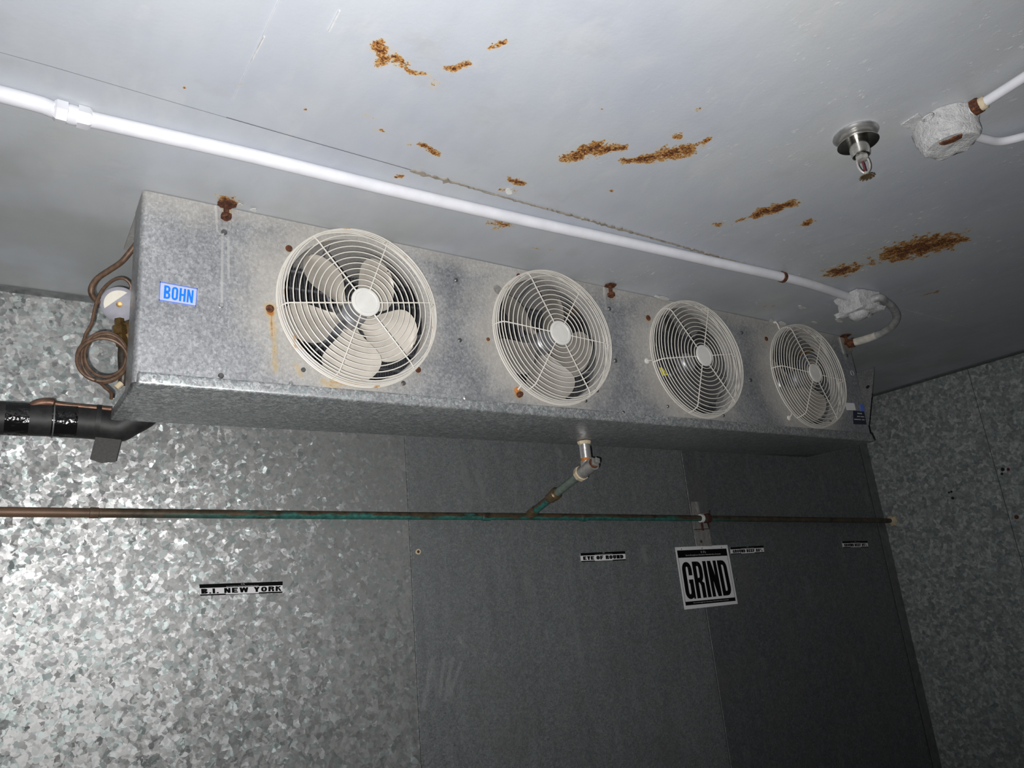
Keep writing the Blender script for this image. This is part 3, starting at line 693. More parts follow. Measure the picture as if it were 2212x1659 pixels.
def glyph(ch, sx, sy):
    w = {'I': sx, '.': sx * 0.8, 'W': 1.45, ' ': 0.45, '%': 1.3}.get(ch, 1.0); g = []
    if ch == 'I': g = R_(0, 0, sx, 1)
    elif ch == '.': g = R_(0, 0, w, sy * 0.9)
    elif ch in 'O0': g = g_ring(0, 0, 1, 1, sx, sy)
    elif ch == 'D': g = g_ring(0, 0, 1, 1, sx, sy, {'br', 'tr'})
    elif ch == 'U': g = g_ring(0, 0, 1, 1.6, sx, sy, ALLC, (1.0,), lambda x, y: y > 1.0)
    elif ch == 'G': g = g_ring(0, 0, 1, 1, sx, sy, ALLC, (0.52, 0.63), lambda x, y: x > 0.9 and 0.52 < y < 0.63) + R_(0.55, 0.52 - sy * 0.8, 1, 0.52) + R_(0.80, 0.0, 1.0, 0.3)
    elif ch == 'R': g = R_(0, 0, sx, 1) + g_ring(0, 0.42, 1, 1, sx, sy, {'br', 'tr'}) + R_(1 - sx, 0, 1, 0.40) + [[(0.5, 0.52), (0.5, 0.42), (1 - sx, 0.34), (1, 0.40)]]
    elif ch == 'B': g = g_ring(0, 0.47, 0.97, 1, sx, sy, {'br', 'tr'}) + g_ring(0, 0, 1, 0.53, sx, sy, {'br', 'tr'})
    elif ch == '8': g = g_ring(0.02, 0.46, 0.98, 1, sx, sy) + g_ring(0, 0, 1, 0.54, sx, sy)
    elif ch == 'N': g = R_(0, 0, sx * 0.9, 1) + R_(1 - sx * 0.9, 0, 1, 1) + [[(0, 1), (1 - sx, 0), (1, 0), (sx, 1)]]
    elif ch == 'H': g = R_(0, 0, sx, 1) + R_(1 - sx, 0, 1, 1) + R_(0, 0.5 - sy / 2, 1, 0.5 + sy / 2)
    elif ch == 'E': g = R_(0, 0, sx, 1) + R_(0, 0, 0.96, sy) + R_(0, 1 - sy, 0.96, 1) + R_(0, 0.5 - sy / 2, 0.86, 0.5 + sy / 2)
    elif ch == 'F': g = R_(0, 0, sx, 1) + R_(0, 1 - sy, 0.96, 1) + R_(0, 0.48 - sy / 2, 0.84, 0.48 + sy / 2)
    elif ch == 'Y': g = [[(0, 1), (0.5 - sx / 2, 0.42), (0.5 + sx / 2, 0.42), (sx, 1)], [(1 - sx, 1), (0.5 - sx / 2, 0.42), (0.5 + sx / 2, 0.42), (1, 1)]] + R_(0.5 - sx / 2, 0, 0.5 + sx / 2, 0.43)
    elif ch == 'K': g = R_(0, 0, sx, 1) + [[(sx * 0.6, 0.35), (sx * 0.6, 0.62), (1 - sx, 1), (1, 1)], [(0.42, 0.50), (0.66, 0.66), (1.05, 0), (0.72, 0)]]
    elif ch == 'W': g = [[(0, 1), (sx, 1), (0.36 + sx * 0.5, 0), (0.36 - sx * 0.4, 0)], [(0.36 - sx * .4, 0), (0.36 + sx * 0.5, 0), (0.72 + sx * 0.4, 1), (0.72 - sx * 0.4, 1)],
                         [(0.72 - sx * 0.4, 1), (0.72 + sx * 0.4, 1), (1.09 + sx * 0.4, 0), (1.09 - sx * 0.5, 0)], [(1.45 - sx, 1), (1.45, 1), (1.09 + sx * 0.4, 0), (1.09 - sx * 0.5, 0)]]
    elif ch == '5': g = R_(0, 0.5, sx, 1) + R_(0, 1 - sy, 0.95, 1) + g_ring(0, 0, 1, 0.64, sx, sy, ALLC, (0.2, 0.44), lambda x, y: x < 0.1 and 0.2 < y < 0.44)
    elif ch == '%': g = g_ring(0, 0.55, 0.5, 1, sx * 0.5, sy * 0.7) + g_ring(0.8, 0, 1.3, 0.45, sx * 0.5, sy * 0.7) + [[(0.30, 0), (0.45, 0), (1.0, 1), (0.85, 1)]]
    return g, w
def word(quad, text, nrm, x0, x1, y0, y1, sx=0.36, sy=0.22, sp=0.10):
    """quad: tl tr br bl points of the flat sign; letters fill x0..x1, y0..y1 of it"""
    tl, tr, br, bl = [V(p) for p in quad]
    def P(u, v): return (bl * (1 - u) + br * u) * (1 - v) + (tl * (1 - u) + tr * u) * v
    gl = [glyph(c, sx, sy) for c in text]; tot = sum(w for _, w in gl) + sp * (len(gl) - 1)
    mb = MB(); x = 0; k = 0
    for g, w in gl:
        for poly in g:
            if abs(sum(poly[i][0] * poly[(i + 1) % len(poly)][1] - poly[(i + 1) % len(poly)][0] * poly[i][1] for i in range(len(poly)))) < 1e-7: continue
            vs = [P(x0 + (x + a) / tot * (x1 - x0), y0 + b * (y1 - y0)) + V(nrm) * (0.0003 + 0.00002 * (k % 7)) for a, b in poly]
            mb.add(vs, [tuple(range(len(vs)))]); k += 1
        x += w + sp
    return mb
_tc = {}
def fine(quad, text, nrm, x0, x1, y0, y1):
    if text not in _tc:
        cu = bpy.data.curves.new('t', 'FONT'); cu.body = text; cu.resolution_u = 2; cu.offset = 0.012
        ob = bpy.data.objects.new('t', cu); COL.objects.link(ob); bpy.context.view_layer.update()
        me = bpy.data.meshes.new_from_object(ob)
        vs = [tuple(v.co) for v in me.vertices]; fs = [tuple(p.vertices) for p in me.polygons]
        bpy.data.objects.remove(ob); bpy.data.curves.remove(cu); bpy.data.meshes.remove(me)
        xa = min(v[0] for v in vs); xb = max(v[0] for v in vs); ya = min(v[1] for v in vs); yb = max(v[1] for v in vs)
        _tc[text] = ([((v[0] - xa) / (xb - xa), (v[1] - ya) / (yb - ya)) for v in vs], fs)
    vs, fs = _tc[text]; tl, tr, br, bl = [V(p) for p in quad]
    def P(u, v): return (bl * (1 - u) + br * u) * (1 - v) + (tl * (1 - u) + tr * u) * v
    return MB().add([P(x0 + a * (x1 - x0), y0 + b * (y1 - y0)) + V(nrm) * 0.0006 for a, b in vs], fs)
def band(quad, nrm, x0, x1, y0, y1, off=0.0002, t_=0.0001):
    tl, tr, br, bl = [V(p) for p in quad]
    def P(u, v): return (bl * (1 - u) + br * u) * (1 - v) + (tl * (1 - u) + tr * u) * v
    return MB().slab([P(x0, y0) + V(nrm) * off, P(x1, y0) + V(nrm) * off, P(x1, y1) + V(nrm) * off, P(x0, y1) + V(nrm) * off], nrm, t_)
NY = (0, -1, 0)
SLOGAN = 'Sort-Straighten-Sanitize-Standardize-Sustain'
# maker's badge on the cooler
bq = [onY(x, y, FACE - 0.0022) for x, y in ((345.5, 608), (427, 623.2), (423.5, 662.3), (343, 649))]
badge = MB().slab(bq, (0, 1, 0), 0.0020).build('badge', M['badge'], cooler, bevel=0.0006, bseg=1)
mb = MB()
for b_ in ((0, 1, 0.0, 0.05), (0, 1, 0.95, 1), (0, 0.022, 0, 1), (0.978, 1, 0, 1)): x0, x1, y0, y1 = b_; mb.add(band(bq, NY, x0, x1, y0, y1).v, band(bq, NY, x0, x1, y0, y1).f)
mb.build('border', M['blue_line'], badge)
word(bq, 'BOHN', NY, 0.12, 0.90, 0.15, 0.85, 0.34, 0.15, 0.20).build('lettering', M['blue'], badge)
# labels at the right-hand end of the face
def plate(px, mat, name, y=FACE - 0.001, parent=cooler): return MB().slab([onY(x, yy, y) for x, yy in px], (0, 1, 0), 0.0008).build(name, mat, parent)
plate(((1826, 870), (1845, 871), (1849, 886), (1830, 886)), M['paper'], 'white_sticker')
plate(((1857.5, 873), (1865.5, 874), (1868, 889), (1861, 888)), M['blue_line'], 'blue_sticker')
nq = [onY(x, y, FACE - 0.001) for x, y in ((1843, 887), (1867, 889), (1872, 917), (1844, 916))]
np_ = MB().slab(nq, (0, 1, 0), 0.0008).build('rating_plate', M['navy'], cooler)
mb = MB()
for x0, x1, y0, y1 in ((.35, .75, .78, .86), (.3, .55, .55, .62), (.6, .9, .55, .62), (.05, .6, .32, .39), (.68, .9, .32, .39)):
    q_ = band(nq, NY, x0, x1, y0, y1); mb.add(q_.v, q_.f)
mb.build('print', M['grey_ink'], np_)
p = onY(1841, 806, FACE - 0.0006); MB().ring(p, 0.0095, 0.0005, seg=24, ws=4).build('chalk_ring', M['paper'], cooler)

# ------------------------------------------------------------------ paper labels on the back wall
def strip(px, text, label, yo=0.0, sx=0.49, sy=0.26, notch=True, x0=0.02, x1=0.98, ya=0.17, yb=0.60, sp=0.12, bandlo=0.64):
    q = [onY(x, y, BACK - 0.0022 - yo) for x, y in px]
    c = (q[0] + q[1] + q[2] + q[3]) / 4
    ob = thing('shelf_label', c, label, 'label', None)
    MB().slab(q, (0, 1, 0), 0.0010).build('card', M['paper'], ob)
    mb = band(q, NY, 0.0, 1, bandlo, 1); q2 = band(q, NY, 0.0, 0.30, 0, 0.12); mb.add(q2.v, q2.f); q2 = band(q, NY, 0.70, 1.0, 0, 0.12); mb.add(q2.v, q2.f)
    q2 = band(q, NY, 0.30, 0.70, 0.0, 0.05); mb.add(q2.v, q2.f)
    mb.build('black_band', M['ink'], ob)
    word(q, text, NY, x0, x1, ya, yb, sx, sy, sp).build('lettering', M['ink'], ob)
    mb = fine(q, SLOGAN, NY, 0.31, 0.70, bandlo + 0.02, bandlo + 0.11); r_ = fine(q, "5 S's", NY, 0.485, 0.53, bandlo + 0.17, bandlo + 0.28); mb.add(r_.v, r_.f)
    mb.build('small_print', M['grey_ink'], ob)
    return ob
strip(((430.5, 1262.3), (610.6, 1256), (610, 1280.5), (432.5, 1287)), 'B.I. NEW YORK', 'black and white strip label reading B.I. NEW YORK on the galvanised wall', sx=0.40, sy=0.26, x0=0.015, x1=0.985, ya=0.16, yb=0.60, sp=0.22, bandlo=0.66)
strip(((1253.5, 1195), (1350, 1190.5), (1351.8, 1210), (1255.3, 1214)), 'EYE OF ROUND', 'black and white strip label reading EYE OF ROUND on the middle wall panel', x0=0.05, x1=0.95, sp=0.10, bandlo=0.70, ya=0.2, yb=0.62)
strip(((1577, 1182.5), (1649, 1178.5), (1651, 1194), (1579, 1197.5)), 'GROUND BEEF 80%', 'black and white strip label reading GROUND BEEF 80% beside the square sign', sx=0.47, x0=0.06, x1=0.95, sp=0.10, bandlo=0.70, ya=0.18, yb=0.62)
strip(((1818.5, 1169.5), (1873.5, 1168.5), (1876, 1182.5), (1821, 1183)), 'GROUND BEEF 85%', 'small black and white GROUND BEEF strip label near the right corner of the wall', sx=0.47, x0=0.06, x1=0.95, sp=0.10, bandlo=0.70, ya=0.18, yb=0.62)
def onsign(u, v): return (1455 + u * 0.0904, 1170 + v * 0.0904)
q = [onY(*onsign(a, b), BACK - 0.004) for a, b in ((38, 135), (1285, 78), (1535, 1485), (268, 1625))]
sign = thing('wall_sign', (q[0] + q[1] + q[2] + q[3]) / 4, 'square white paper sign reading GRIND in tall black letters below the pipe clamp', 'sign')
MB().slab(q, (0, 1, 0), 0.0018).build('sheet', M['paper'], sign)
qi = [onY(*onsign(a, b), BACK - 0.0044) for a, b in ((80, 212), (1258, 165), (1485, 1415), (292, 1530))]
mb = band(qi, NY, 0, 1, 0.862, 1.0); q2 = band(qi, NY, 0, 1, 0, 0.067); mb.add(q2.v, q2.f)
for a_ in ((0.0, 0.006), (0.994, 1.0)): q2 = band(qi, NY, a_[0], a_[1], 0.0, 1.0); mb.add(q2.v, q2.f)
mb.build('black_band', M['ink'], sign)
gq = [onY(*onsign(a, b), BACK - 0.0046) for a, b in ((175, 492), (1250, 438), (1420, 1270), (310, 1385))]
word(gq, 'GRIND', NY, 0.0, 0.985, 0.0, 1.0, 0.39, 0.13, 0.13).build('lettering', M['ink'], sign)
mb = fine(qi, SLOGAN, NY, 0.15, 0.86, 0.885, 0.915); q2 = fine(qi, "5 S's", NY, 0.46, 0.56, 0.935, 0.975); mb.add(q2.v, q2.f); q2 = fine(qi, SLOGAN, NY, 0.15, 0.86, 0.022, 0.045); mb.add(q2.v, q2.f)
mb.build('small_print', M['grey_ink'], sign)
mb = MB()
for u, v_ in ((188, 180), (680, 158), (1145, 140)): mb.lathe([(0.0022, 0), (0.0022, 0.0004)], onY(*onsign(u, v_), BACK - 0.0041), NY, 10)
mb.build('punched_holes', M['ink'], sign)

# ------------------------------------------------------------------ conduit along the ceiling
ZP = CEIL - 0.0150 - 0.0025
path = [onZ(x, y, ZP) for x, y in ((-900, -15), (0, 203), (120, 238), (190, 256.5), (520, 331), (640, 360), (866, 415), (1140, 477.5), (1350, 523), (1547, 567), (1692, 599), (1760, 617), (1828, 640))]
cond = thing('electrical_conduit', (path[4].x, path[4].y, ZP), 'long white painted conduit running along the ceiling above the cooler', 'conduit')
sm = smooth_path(path, 5)
MB().tube(sm, 0.0136, 20).build('tube', M['white_pipe'], cond)
ax = (onZ(190, 256.5, ZP) - onZ(120, 238, ZP)).normalized()
a0 = onZ(121, 238.5, ZP); a1 = onZ(145, 245, ZP); b0 = onZ(167, 250.5, ZP); b1 = onZ(191, 257, ZP)
MB().lathe([(0.0145, -0.004), (0.0185, 0.0), (0.0185, (a1 - a0).length), (0.016, (a1 - a0).length + 0.001)], a0, ax, 6, phase=0.3).build('coupling_nut', M['white_pipe'], cond)
MB().lathe([(0.0185, 0.0), (0.0185, (b1 - b0).length), (0.0145, (b1 - b0).length + 0.005)], b0, ax, 6, phase=0.1).build('coupling_nut', M['white_pipe'], cond)
MB().lathe([(0.0155, 0.0), (0.0165, 0.003), (0.0165, (b0 - a1).length - 0.003), (0.0155, (b0 - a1).length)], a1, ax, 20).build('coupling_sleeve', M['white_pipe'], cond)
c = onZ(1690, 598.5, ZP); ax2 = (onZ(1700, 601.5, ZP) - onZ(1680, 596, ZP)).normalized()
MB().lathe([(0.0142, -0.007), (0.0158, -0.006), (0.0158, 0.006), (0.0142, 0.007)], c, ax2, 24).build('conduit_strap', M['rust'], cond)

def crusty_box(name, cen, sx, sy, sz, rot, label, cat, seed, parent=None, round_=0.3):
    """cast box hung from the ceiling, its paint lumpy; cen is the point on the ceiling"""
    rg = random.Random(seed); bm = bmesh.new()
    bmesh.ops.create_cube(bm, size=1.0)
    bmesh.ops.subdivide_edges(bm, edges=bm.edges, cuts=9, use_grid_fill=True)
    from mathutils import noise as mn
    Rm = Matrix.Rotation(rot, 3, 'Z')
    for v in bm.verts:
        p = V(v.co)
        q_ = p.copy(); r = math.hypot(p.x, p.y); mx = max(abs(p.x), abs(p.y), 1e-6)
        k = (1 - round_) + round_ * (mx / max(r, 1e-6)) * 1.0
        q_.x *= k; q_.y *= k
        taper = 1 - 0.12 * (0.5 - p.z)
        q_ = V((q_.x * sx * taper, q_.y * sy * taper, (p.z - 0.5) * sz))
        if p.z < -0.45: q_.z += 0.0
        nz = mn.noise(q_ * 55 + V((seed, 0, 0))) * 0.0060 + mn.noise(q_ * 150 + V((0, seed, 0))) * 0.0032
        d = V((p.x, p.y, p.z)).normalized()
        q_ += d * nz
        if p.z > 0.49: q_.z = 0
        v.co = Rm @ q_
    me = bpy.data.meshes.new(name); bm.to_mesh(me); bm.free(); me.materials.append(M['white_crust'])
    for pl_ in me.polygons: pl_.use_smooth = True
    me.set_sharp_from_angle(angle=math.radians(55))
    ob = bpy.data.objects.new(name, me); COL.objects.link(ob)
    if parent is not None: ob.parent = parent; ob.location = V(cen) - world_loc(parent)
    else: ob.location = cen; tag(ob, label, cat)
    return ob

# box over the cooler's right end
c = onZ(1850, 640, CEIL - 0.004); c.z = CEIL - 0.0030; jbc = V(c)
jb = thing('junction_box', c, 'lumpy white painted junction box on the ceiling at the far end of the long conduit', 'junction box')
crusty_box('box_body', c, 0.106, 0.092, 0.050, math.radians(-8), None, None, 3, jb, 0.15)
c2 = V((c.x, c.y, CEIL - 0.053))
crusty_box('cover', c2, 0.120, 0.106, 0.011, math.radians(-8), None, None, 8, jb, 0.1)
mb = MB().lathe([(0.034, 0.0), (0.032, 0.010), (0.022, 0.020), (0.006, 0.023)], V((c2.x - 0.005, c2.y + 0.004, c2.z - 0.008)), (0.1, -0.1, -1), 18, wob=0.12, rg=rng); mb.build('plug', M['white_crust'], jb)
# flexible conduit curling back down to the cabinet
fl = [(1897, 643, CEIL - 0.03), (1912, 651, CEIL - 0.03), (1928, 664, CEIL - 0.035), (1937, 684, CEIL - 0.045), (1927, 704, CEIL - 0.055), (1905, 719, CEIL - 0.06), (1875, 731, CEIL - 0.062), (1843, 740, CEIL - 0.062)]
fpth = smooth_path([V((jbc.x + 0.02, jbc.y, CEIL - 0.028))] + [onZ(x, y, z) for x, y, z in fl], 7)
fc = thing('flexible_conduit', fpth[20], 'grey flexible conduit looping from the junction box to the cooler end', 'conduit')
MB().tube(fpth, 0.0125, 18).build('tube', M['grey_pipe'], fc)
MB().tube(fpth[-12:], 0.0138, 18).build('connector', M['old_white'], fc)
e = fpth[-1]; d = (fpth[-1] - fpth[-3]).normalized()
MB().lathe([(0.017, 0), (0.018, 0.006), (0.015, 0.022), (0.012, 0.024)], e - d * 0.004, d, 8, wob=0.06, rg=rng).build('elbow_nut', M['rust'], fc)

# box at the upper right, with two conduits leaving the frame
c = onZ(2040, 262, CEIL); c.z = CEIL - 0.0010
jb2 = thing('junction_box', c, 'big crusted white junction box near the sprinkler head, with a rust slit in its cover', 'junction box')
crusty_box('box_body', c, 0.112, 0.118, 0.046, math.radians(-32), None, None, 21, jb2, 0.75)
c2 = V((c.x, c.y, CEIL - 0.046))
crusty_box('cover', c2, 0.104, 0.104, 0.012, math.radians(-32), None, None, 27, jb2, 0.9)
sl = [onZ(x, y, CEIL - 0.0615) for x, y in ((2029, 312), (2048, 305), (2072, 294), (2079, 291), (2078, 298), (2060, 308), (2040, 314))]
mb = MB(); n = len(sl); mb.add([*sl, *[p + V((0, 0, 0.006)) for p in sl]], [tuple(range(n)), tuple(range(2 * n - 1, n - 1, -1))] + [(k, (k + 1) % n, n + (k + 1) % n, n + k) for k in range(n)])
mb.build('rust_slit', M['rust'], jb2)
kp = onZ(2004, 254, CEIL - 0.052)
MB().ring(kp, 0.009, 0.002, normal=(0.1, -0.2, -1), seg=24).build('knockout', M['white_crust'], jb2)
MB().slab([onZ(x, y, CEIL - 0.004) for x, y in ((1946, 271), (1984, 246), (2000, 262), (1978, 288))], (0, 0, 1), 0.003).build('mounting_ear', M['white_crust'], jb2)
cp = [onZ(x, y, CEIL - 0.022) for x, y in ((2098, 238), (2125, 222), (2212, 167), (2280, 124), (2700, -142))]
c3 = thing('conduit', cp[1], 'white painted conduit leaving the crusted junction box towards the upper right', 'conduit')
MB().tube(smooth_path(cp, 4), 0.0095, 16).build('tube', M['white_pipe'], c3)
d = (cp[1] - cp[0]).normalized()
MB().lathe([(0.012, -0.006), (0.0165, -0.004), (0.0165, 0.008), (0.012, 0.010)], onZ(2108, 232, CEIL - 0.022), d, 10, wob=0.1, rg=rng).build('locknut', M['rust'], c3)
MB().lathe([(0.0105, 0), (0.013, 0.002), (0.013, 0.012), (0.0105, 0.014)], onZ(2114, 228.5, CEIL - 0.022), d, 14).build('connector', M['tan'], c3)
cp = [onZ(x, y, CEIL - 0.020) for x, y in ((2098, 292), (2125, 300), (2160, 306), (2212, 295), (2275, 278), (2700, 160))]
c4 = thing('conduit', cp[1], 'lower grey-white conduit leaving the crusted junction box to the right edge', 'conduit')
MB().tube(smooth_path(cp, 6), 0.0088, 16).build('tube', M['white_pipe'], c4)

# ------------------------------------------------------------------ sprinkler head
sb = onZ(1848, 289, CEIL); sb.z = CEIL
spk = thing('sprinkler_head', sb, 'tarnished chrome fire sprinkler head with round ceiling plate beside the crusted junction box', 'sprinkler')
DN = (0, 0, -1)
MB().lathe([(0.0435, 0.0), (0.044, 0.003), (0.041, 0.0065), (0.036, 0.010), (0.02, 0.011)], sb, DN, 36).build('ceiling_ring', M['zinc'], spk)
MB().lathe([(0.026, 0.010), (0.034, 0.014), (0.039, 0.022), (0.0395, 0.0235), (0.033, 0.0225), (0.020, 0.021)], sb, DN, 36).build('escutcheon_cup', M['chrome'], spk)
MB().lathe([(0.021, 0.016), (0.0195, 0.030), (0.018, 0.047), (0.0165, 0.052), (0.012, 0.054)], sb, DN, 28).build('sleeve', M['chrome'], spk)
MB().lathe([(0.012, 0.052), (0.013, 0.056), (0.012, 0.062), (0.006, 0.064)], sb, DN, 6).build('hex_body', M['galv_fit'], spk)
mb = MB()
for s_ in (-1, 1):
    d = V((0.75, -0.66, 0)) * s_
    mb.tube(smooth_path([sb + d * 0.0105 + V((0, 0, -0.060)), sb + d * 0.0115 + V((0, 0, -0.072)), sb + d * 0.0085 + V((0, 0, -0.084)), sb + d * 0.002 + V((0, 0, -0.092))], 4), 0.0026, 8)
mb.lathe([(0.004, 0.089), (0.005, 0.093), (0.004, 0.097)], sb, DN, 10)
mb.build('frame_arms', M['galv_fit'], spk)
MB().tube([sb + V((0, 0, -0.064)), sb + V((0, 0, -0.090))], 0.0022, 8).build('glass_bulb', M['red'], spk)
mb = MB(); vs = []; n = 48
for z in (0.0975, 0.0990):
    for k in range(n):
        r = 0.0145 if (k // 2) % 2 == 0 else 0.0100
        vs.append(sb + V((r * math.cos(2 * math.pi * k / n), r * math.sin(2 * math.pi * k / n), -z - (0.002 if r > 0.012 else 0))))
mb.add(vs, [tuple(range(n)), tuple(range(2 * n - 1, n - 1, -1))] + [(k, (k + 1) % n, n + (k + 1) % n, n + k) for k in range(n)])
mb.build('deflector', M['bronze'], spk)

# ------------------------------------------------------------------ drain pipe on the wall
YPIPE = 2.0
pp = [onY(x, y, YPIPE) for x, y in ((-80, 1105), (0, 1106), (880, 1114.5), (1140, 1116), (1500, 1119.5), (1924, 1125))]
pp[-1].x = RIGHT - 0.001; pp[0] = onY(-1200, 1094, YPIPE)
dp = thing('drain_pipe', pp[2], 'long verdigris copper drain pipe crossing the back wall under the cooler', 'pipe')
MB().tube(pp, 0.0112, 18).build('tube', M['copper'], dp)
for px, l in ((203, 0.010), (1260, 0.012), (1050, 0.016)):
    c = onY(px, 1106 + px * 0.0099, YPIPE); d = (pp[4] - pp[1]).normalized()
    MB().lathe([(0.0112, -l), (0.0128, -l * 0.9), (0.0128, l * 0.9), (0.0112, l)], c, d, 18).build('coupling', M['copper'], dp)
drain = V((1.4086, 1.647, ZC - 0.001))
def onvert(px, py, base):   # point below base whose image row is py
    z = base.z
    for _ in range(60):
        p = V((base.x, base.y, z)); r = p - V((0, 0, CAMZ)); row = 829.5 + F * r.dot(AD) / r.dot(AF)
        z -= (py - row) * 0.0008
    return V((base.x, base.y, z))
tee = onvert(0, 1012, drain); nip1 = onvert(0, 990, drain)
wallp = onY(1142, 1112, YPIPE); wallp.z = onY(1142, 1116, YPIPE).z + 0.004
db = (wallp - tee).normalized()
MB().lathe([(0.020, 0), (0.021, 0.003), (0.019, 0.009), (0.016, 0.011)], drain, DN, 24, wob=0.10, rg=rng).build('lock_ring', M['tan'], dp)
MB().tube([drain, nip1], 0.0165, 20).build('nipple', M['nipple'], dp)
MB().tube([nip1, nip1 + V((0, 0, -0.010))], 0.0158, 20).build('rust_ring', M['orange'], dp)
te = MB().tube([nip1 + V((0, 0, -0.009)), tee], 0.0185, 18)
te.tube([tee - db * 0.034, tee + db * 0.034], 0.0195, 18)
tf = te.build('tee_fitting', M['galv_fit'], dp)
MB().tube([tee - db * 0.033, tee - db * 0.039], 0.0150, 18).build('rust_ring', M['rust'], dp)
MB().lathe([(0.014, 0), (0.014, 0.006), (0.010, 0.007), (0.010, 0.02), (0.008, 0.021)], tee - db * 0.038, -db, 4, phase=0.5).build('plug', M['galv_fit'], dp)
MB().lathe([(0.0205, 0), (0.0235, 0.002), (0.0225, 0.016), (0.0165, 0.018)], tee + db * 0.028, db, 8).build('bushing', M['tan'], dp)
uni = onY(1196, 1074, 1.0); L = (wallp - tee).length
# where along the branch the union sits
best = min(range(100), key=lambda k: abs(1106 + F * ((tee + db * L * k / 100 - V((0, 0, CAMZ))).dot(AX)) / ((tee + db * L * k / 100 - V((0, 0, CAMZ))).dot(AF)) - 1196))
uc = tee + db * L * best / 100
MB().tube([tee + db * 0.04, uc], 0.0125, 18).build('branch_tube', M['green_pipe'], dp)
MB().lathe([(0.0135, -0.026), (0.0165, -0.020), (0.0195, -0.018), (0.0195, -0.002), (0.0175, 0.0), (0.017, 0.020), (0.0135, 0.028)], uc, db, 10).build('union', M['bronze'], dp)
MB().tube([uc + db * 0.02, wallp - db * 0.012], 0.0125, 18).build('branch_tube', M['copper'], dp)
MB().lathe([(0.0125, -0.05), (0.0148, -0.046), (0.0148, -0.006), (0.010, 0.0)], wallp, db, 18).build('branch_socket', M['bronze'], dp)
# end seal at the right wall
mb = MB().lathe([(0.026, 0.0), (0.025, 0.010), (0.016, 0.020), (0.012, 0.022)], V((RIGHT - 0.001, YPIPE, pp[-1].z)), (-1, 0, 0), 18, wob=0.18, rg=rng)
tag(mb.build('wall_seal', M['tan']), 'ragged tan sealant collar where the drain pipe enters the right wall', 'sealant')
# clamp and plate
clp = onY(1519, 1116, YPIPE)
cl = thing('pipe_clamp', V((clp.x, BACK, clp.z)), 'rusty pipe clamp on a pale wall strip above the GRIND sign', 'clamp')
q = [onY(x, y, BACK - 0.0015) for x, y in ((1493, 1084), (1521, 1084), (1537, 1180), (1504, 1180))]
MB().slab(q, (0, -1, 0), 0.003).build('strut_plate', M['galv_fit'], cl)
q = [onY(x, y, BACK - 0.012) for x, y in ((1507, 1083), (1522, 1083), (1526, 1108), (1512, 1108))]
MB().slab(q, (0, 1, 0), 0.009).build('strut_channel', M['trim'], cl)
d = (pp[4] - pp[1]).normalized()
MB().lathe([(0.0115, -0.010), (0.0155, -0.010), (0.0165, 0.002), (0.0115, 0.004)], onY(1516, 1119.6, YPIPE), d, 18).build('white_collar', M['disc'], cl)
mb = MB().lathe([(0.0115, -0.012), (0.0185, -0.010), (0.0185, 0.010), (0.0115, 0.012)], onY(1527, 1119.6, YPIPE), d, 16, wob=0.08, rg=rng)
a = onY(1516, 1120, YPIPE); 
mb.tube([onY(1515, 1124, YPIPE), onY(1518, 1144, YPIPE + 0.012), onY(1519, 1144, BACK - 0.003)], 0.0042, 8)
mb.tube([onY(1527, 1124, YPIPE), onY(1532, 1140, YPIPE + 0.01)], 0.003, 8)
mb.tube([onY(1531, 1114, YPIPE), onY(1533, 1102, YPIPE)], 0.003, 8)
mb.tube([onY(1500, 1144, BACK - 0.005), onY(1533, 1142, BACK - 0.005)], 0.0016, 6)
mb.build('clamp_arms', M['dark_rust'], cl)
MB().lathe([(0.006, 0), (0.006, 0.003), (0.004, 0.004)], onY(1514, 1170, BACK - 0.0045), NY, 10).build('bolt', M['steel'], cl)

# ------------------------------------------------------------------ insulated line at the left
YI = 1.80
ip = [onY(x, y, YI) for x, y in ((-1100, 860), (0, 903.5), (110, 908), (205, 915), (250, 922), (285, 918))] 
e0 = ip[-1]; path = smooth_path(ip[:-1] + [V((e0.x - 0.012, YI - 0.004, e0.z + 0.004)), V((e0.x + 0.030, YI - 0.012, e0.z + 0.040)), V((e0.x + 0.034, YI - 0.02, e0.z + 0.11))], 6)
rl = thing('refrigerant_line', ip[2], 'fat black foam-insulated refrigerant line entering the left end of the cooler', 'pipe')
MB().tube(path, 0.0345, 28).build('insulation', M['rubber'], rl)
for a_, b_ in ((10, 62), (110, 165)):
    n = 6; t0 = [onY(a_ + (b_ - a_) * k / n, 903.8 + (a_ + (b_ - a_) * k / n) * 0.045, YI) for k in range(n + 1)]
    MB().tube(t0, [0.0356] * (n + 1), 28).build('tape_wrap', M['tape'], rl)
MB().tube([onY(113 + k * 1.5, 909 + k * 0.06, YI) for k in range(3)], 0.0364, 28).build('tape_edge', M['trim'], rl)
q = [onY(x, y, YI - 0.03) for x, y in ((206, 944), (262, 950), (250, 998), (219, 1000), (194, 992))]
mb = MB(); n = 5; mb.add([*q, *[p + V((0, 0.0012, 0)) for p in q]], [tuple(range(n)), tuple(range(2 * n - 1, n - 1, -1))] + [(k, (k + 1) % n, n + (k + 1) % n, n + k) for k in range(n)])
mb.build('tape_tail', M['cloth_tape'], rl)
p = smooth_path([onY(x, y, YI - 0.015) for x, y in ((66, 880), (80, 872), (105, 869), (125, 873), (170, 878), (240, 884))], 5)
MB().tube(p, [0.009 if k < 14 else 0.0052 for k in range(len(p))], 12).build('copper_tube', simple('dull_copper', (0.22, 0.12, 0.08), 0.45, 0.5, 0.4, 60), rl)
MB().tube([onY(203, 912, YI), onY(214, 913, YI)], 0.0375, 28).build('tape_wrap', M['rubber'], rl)

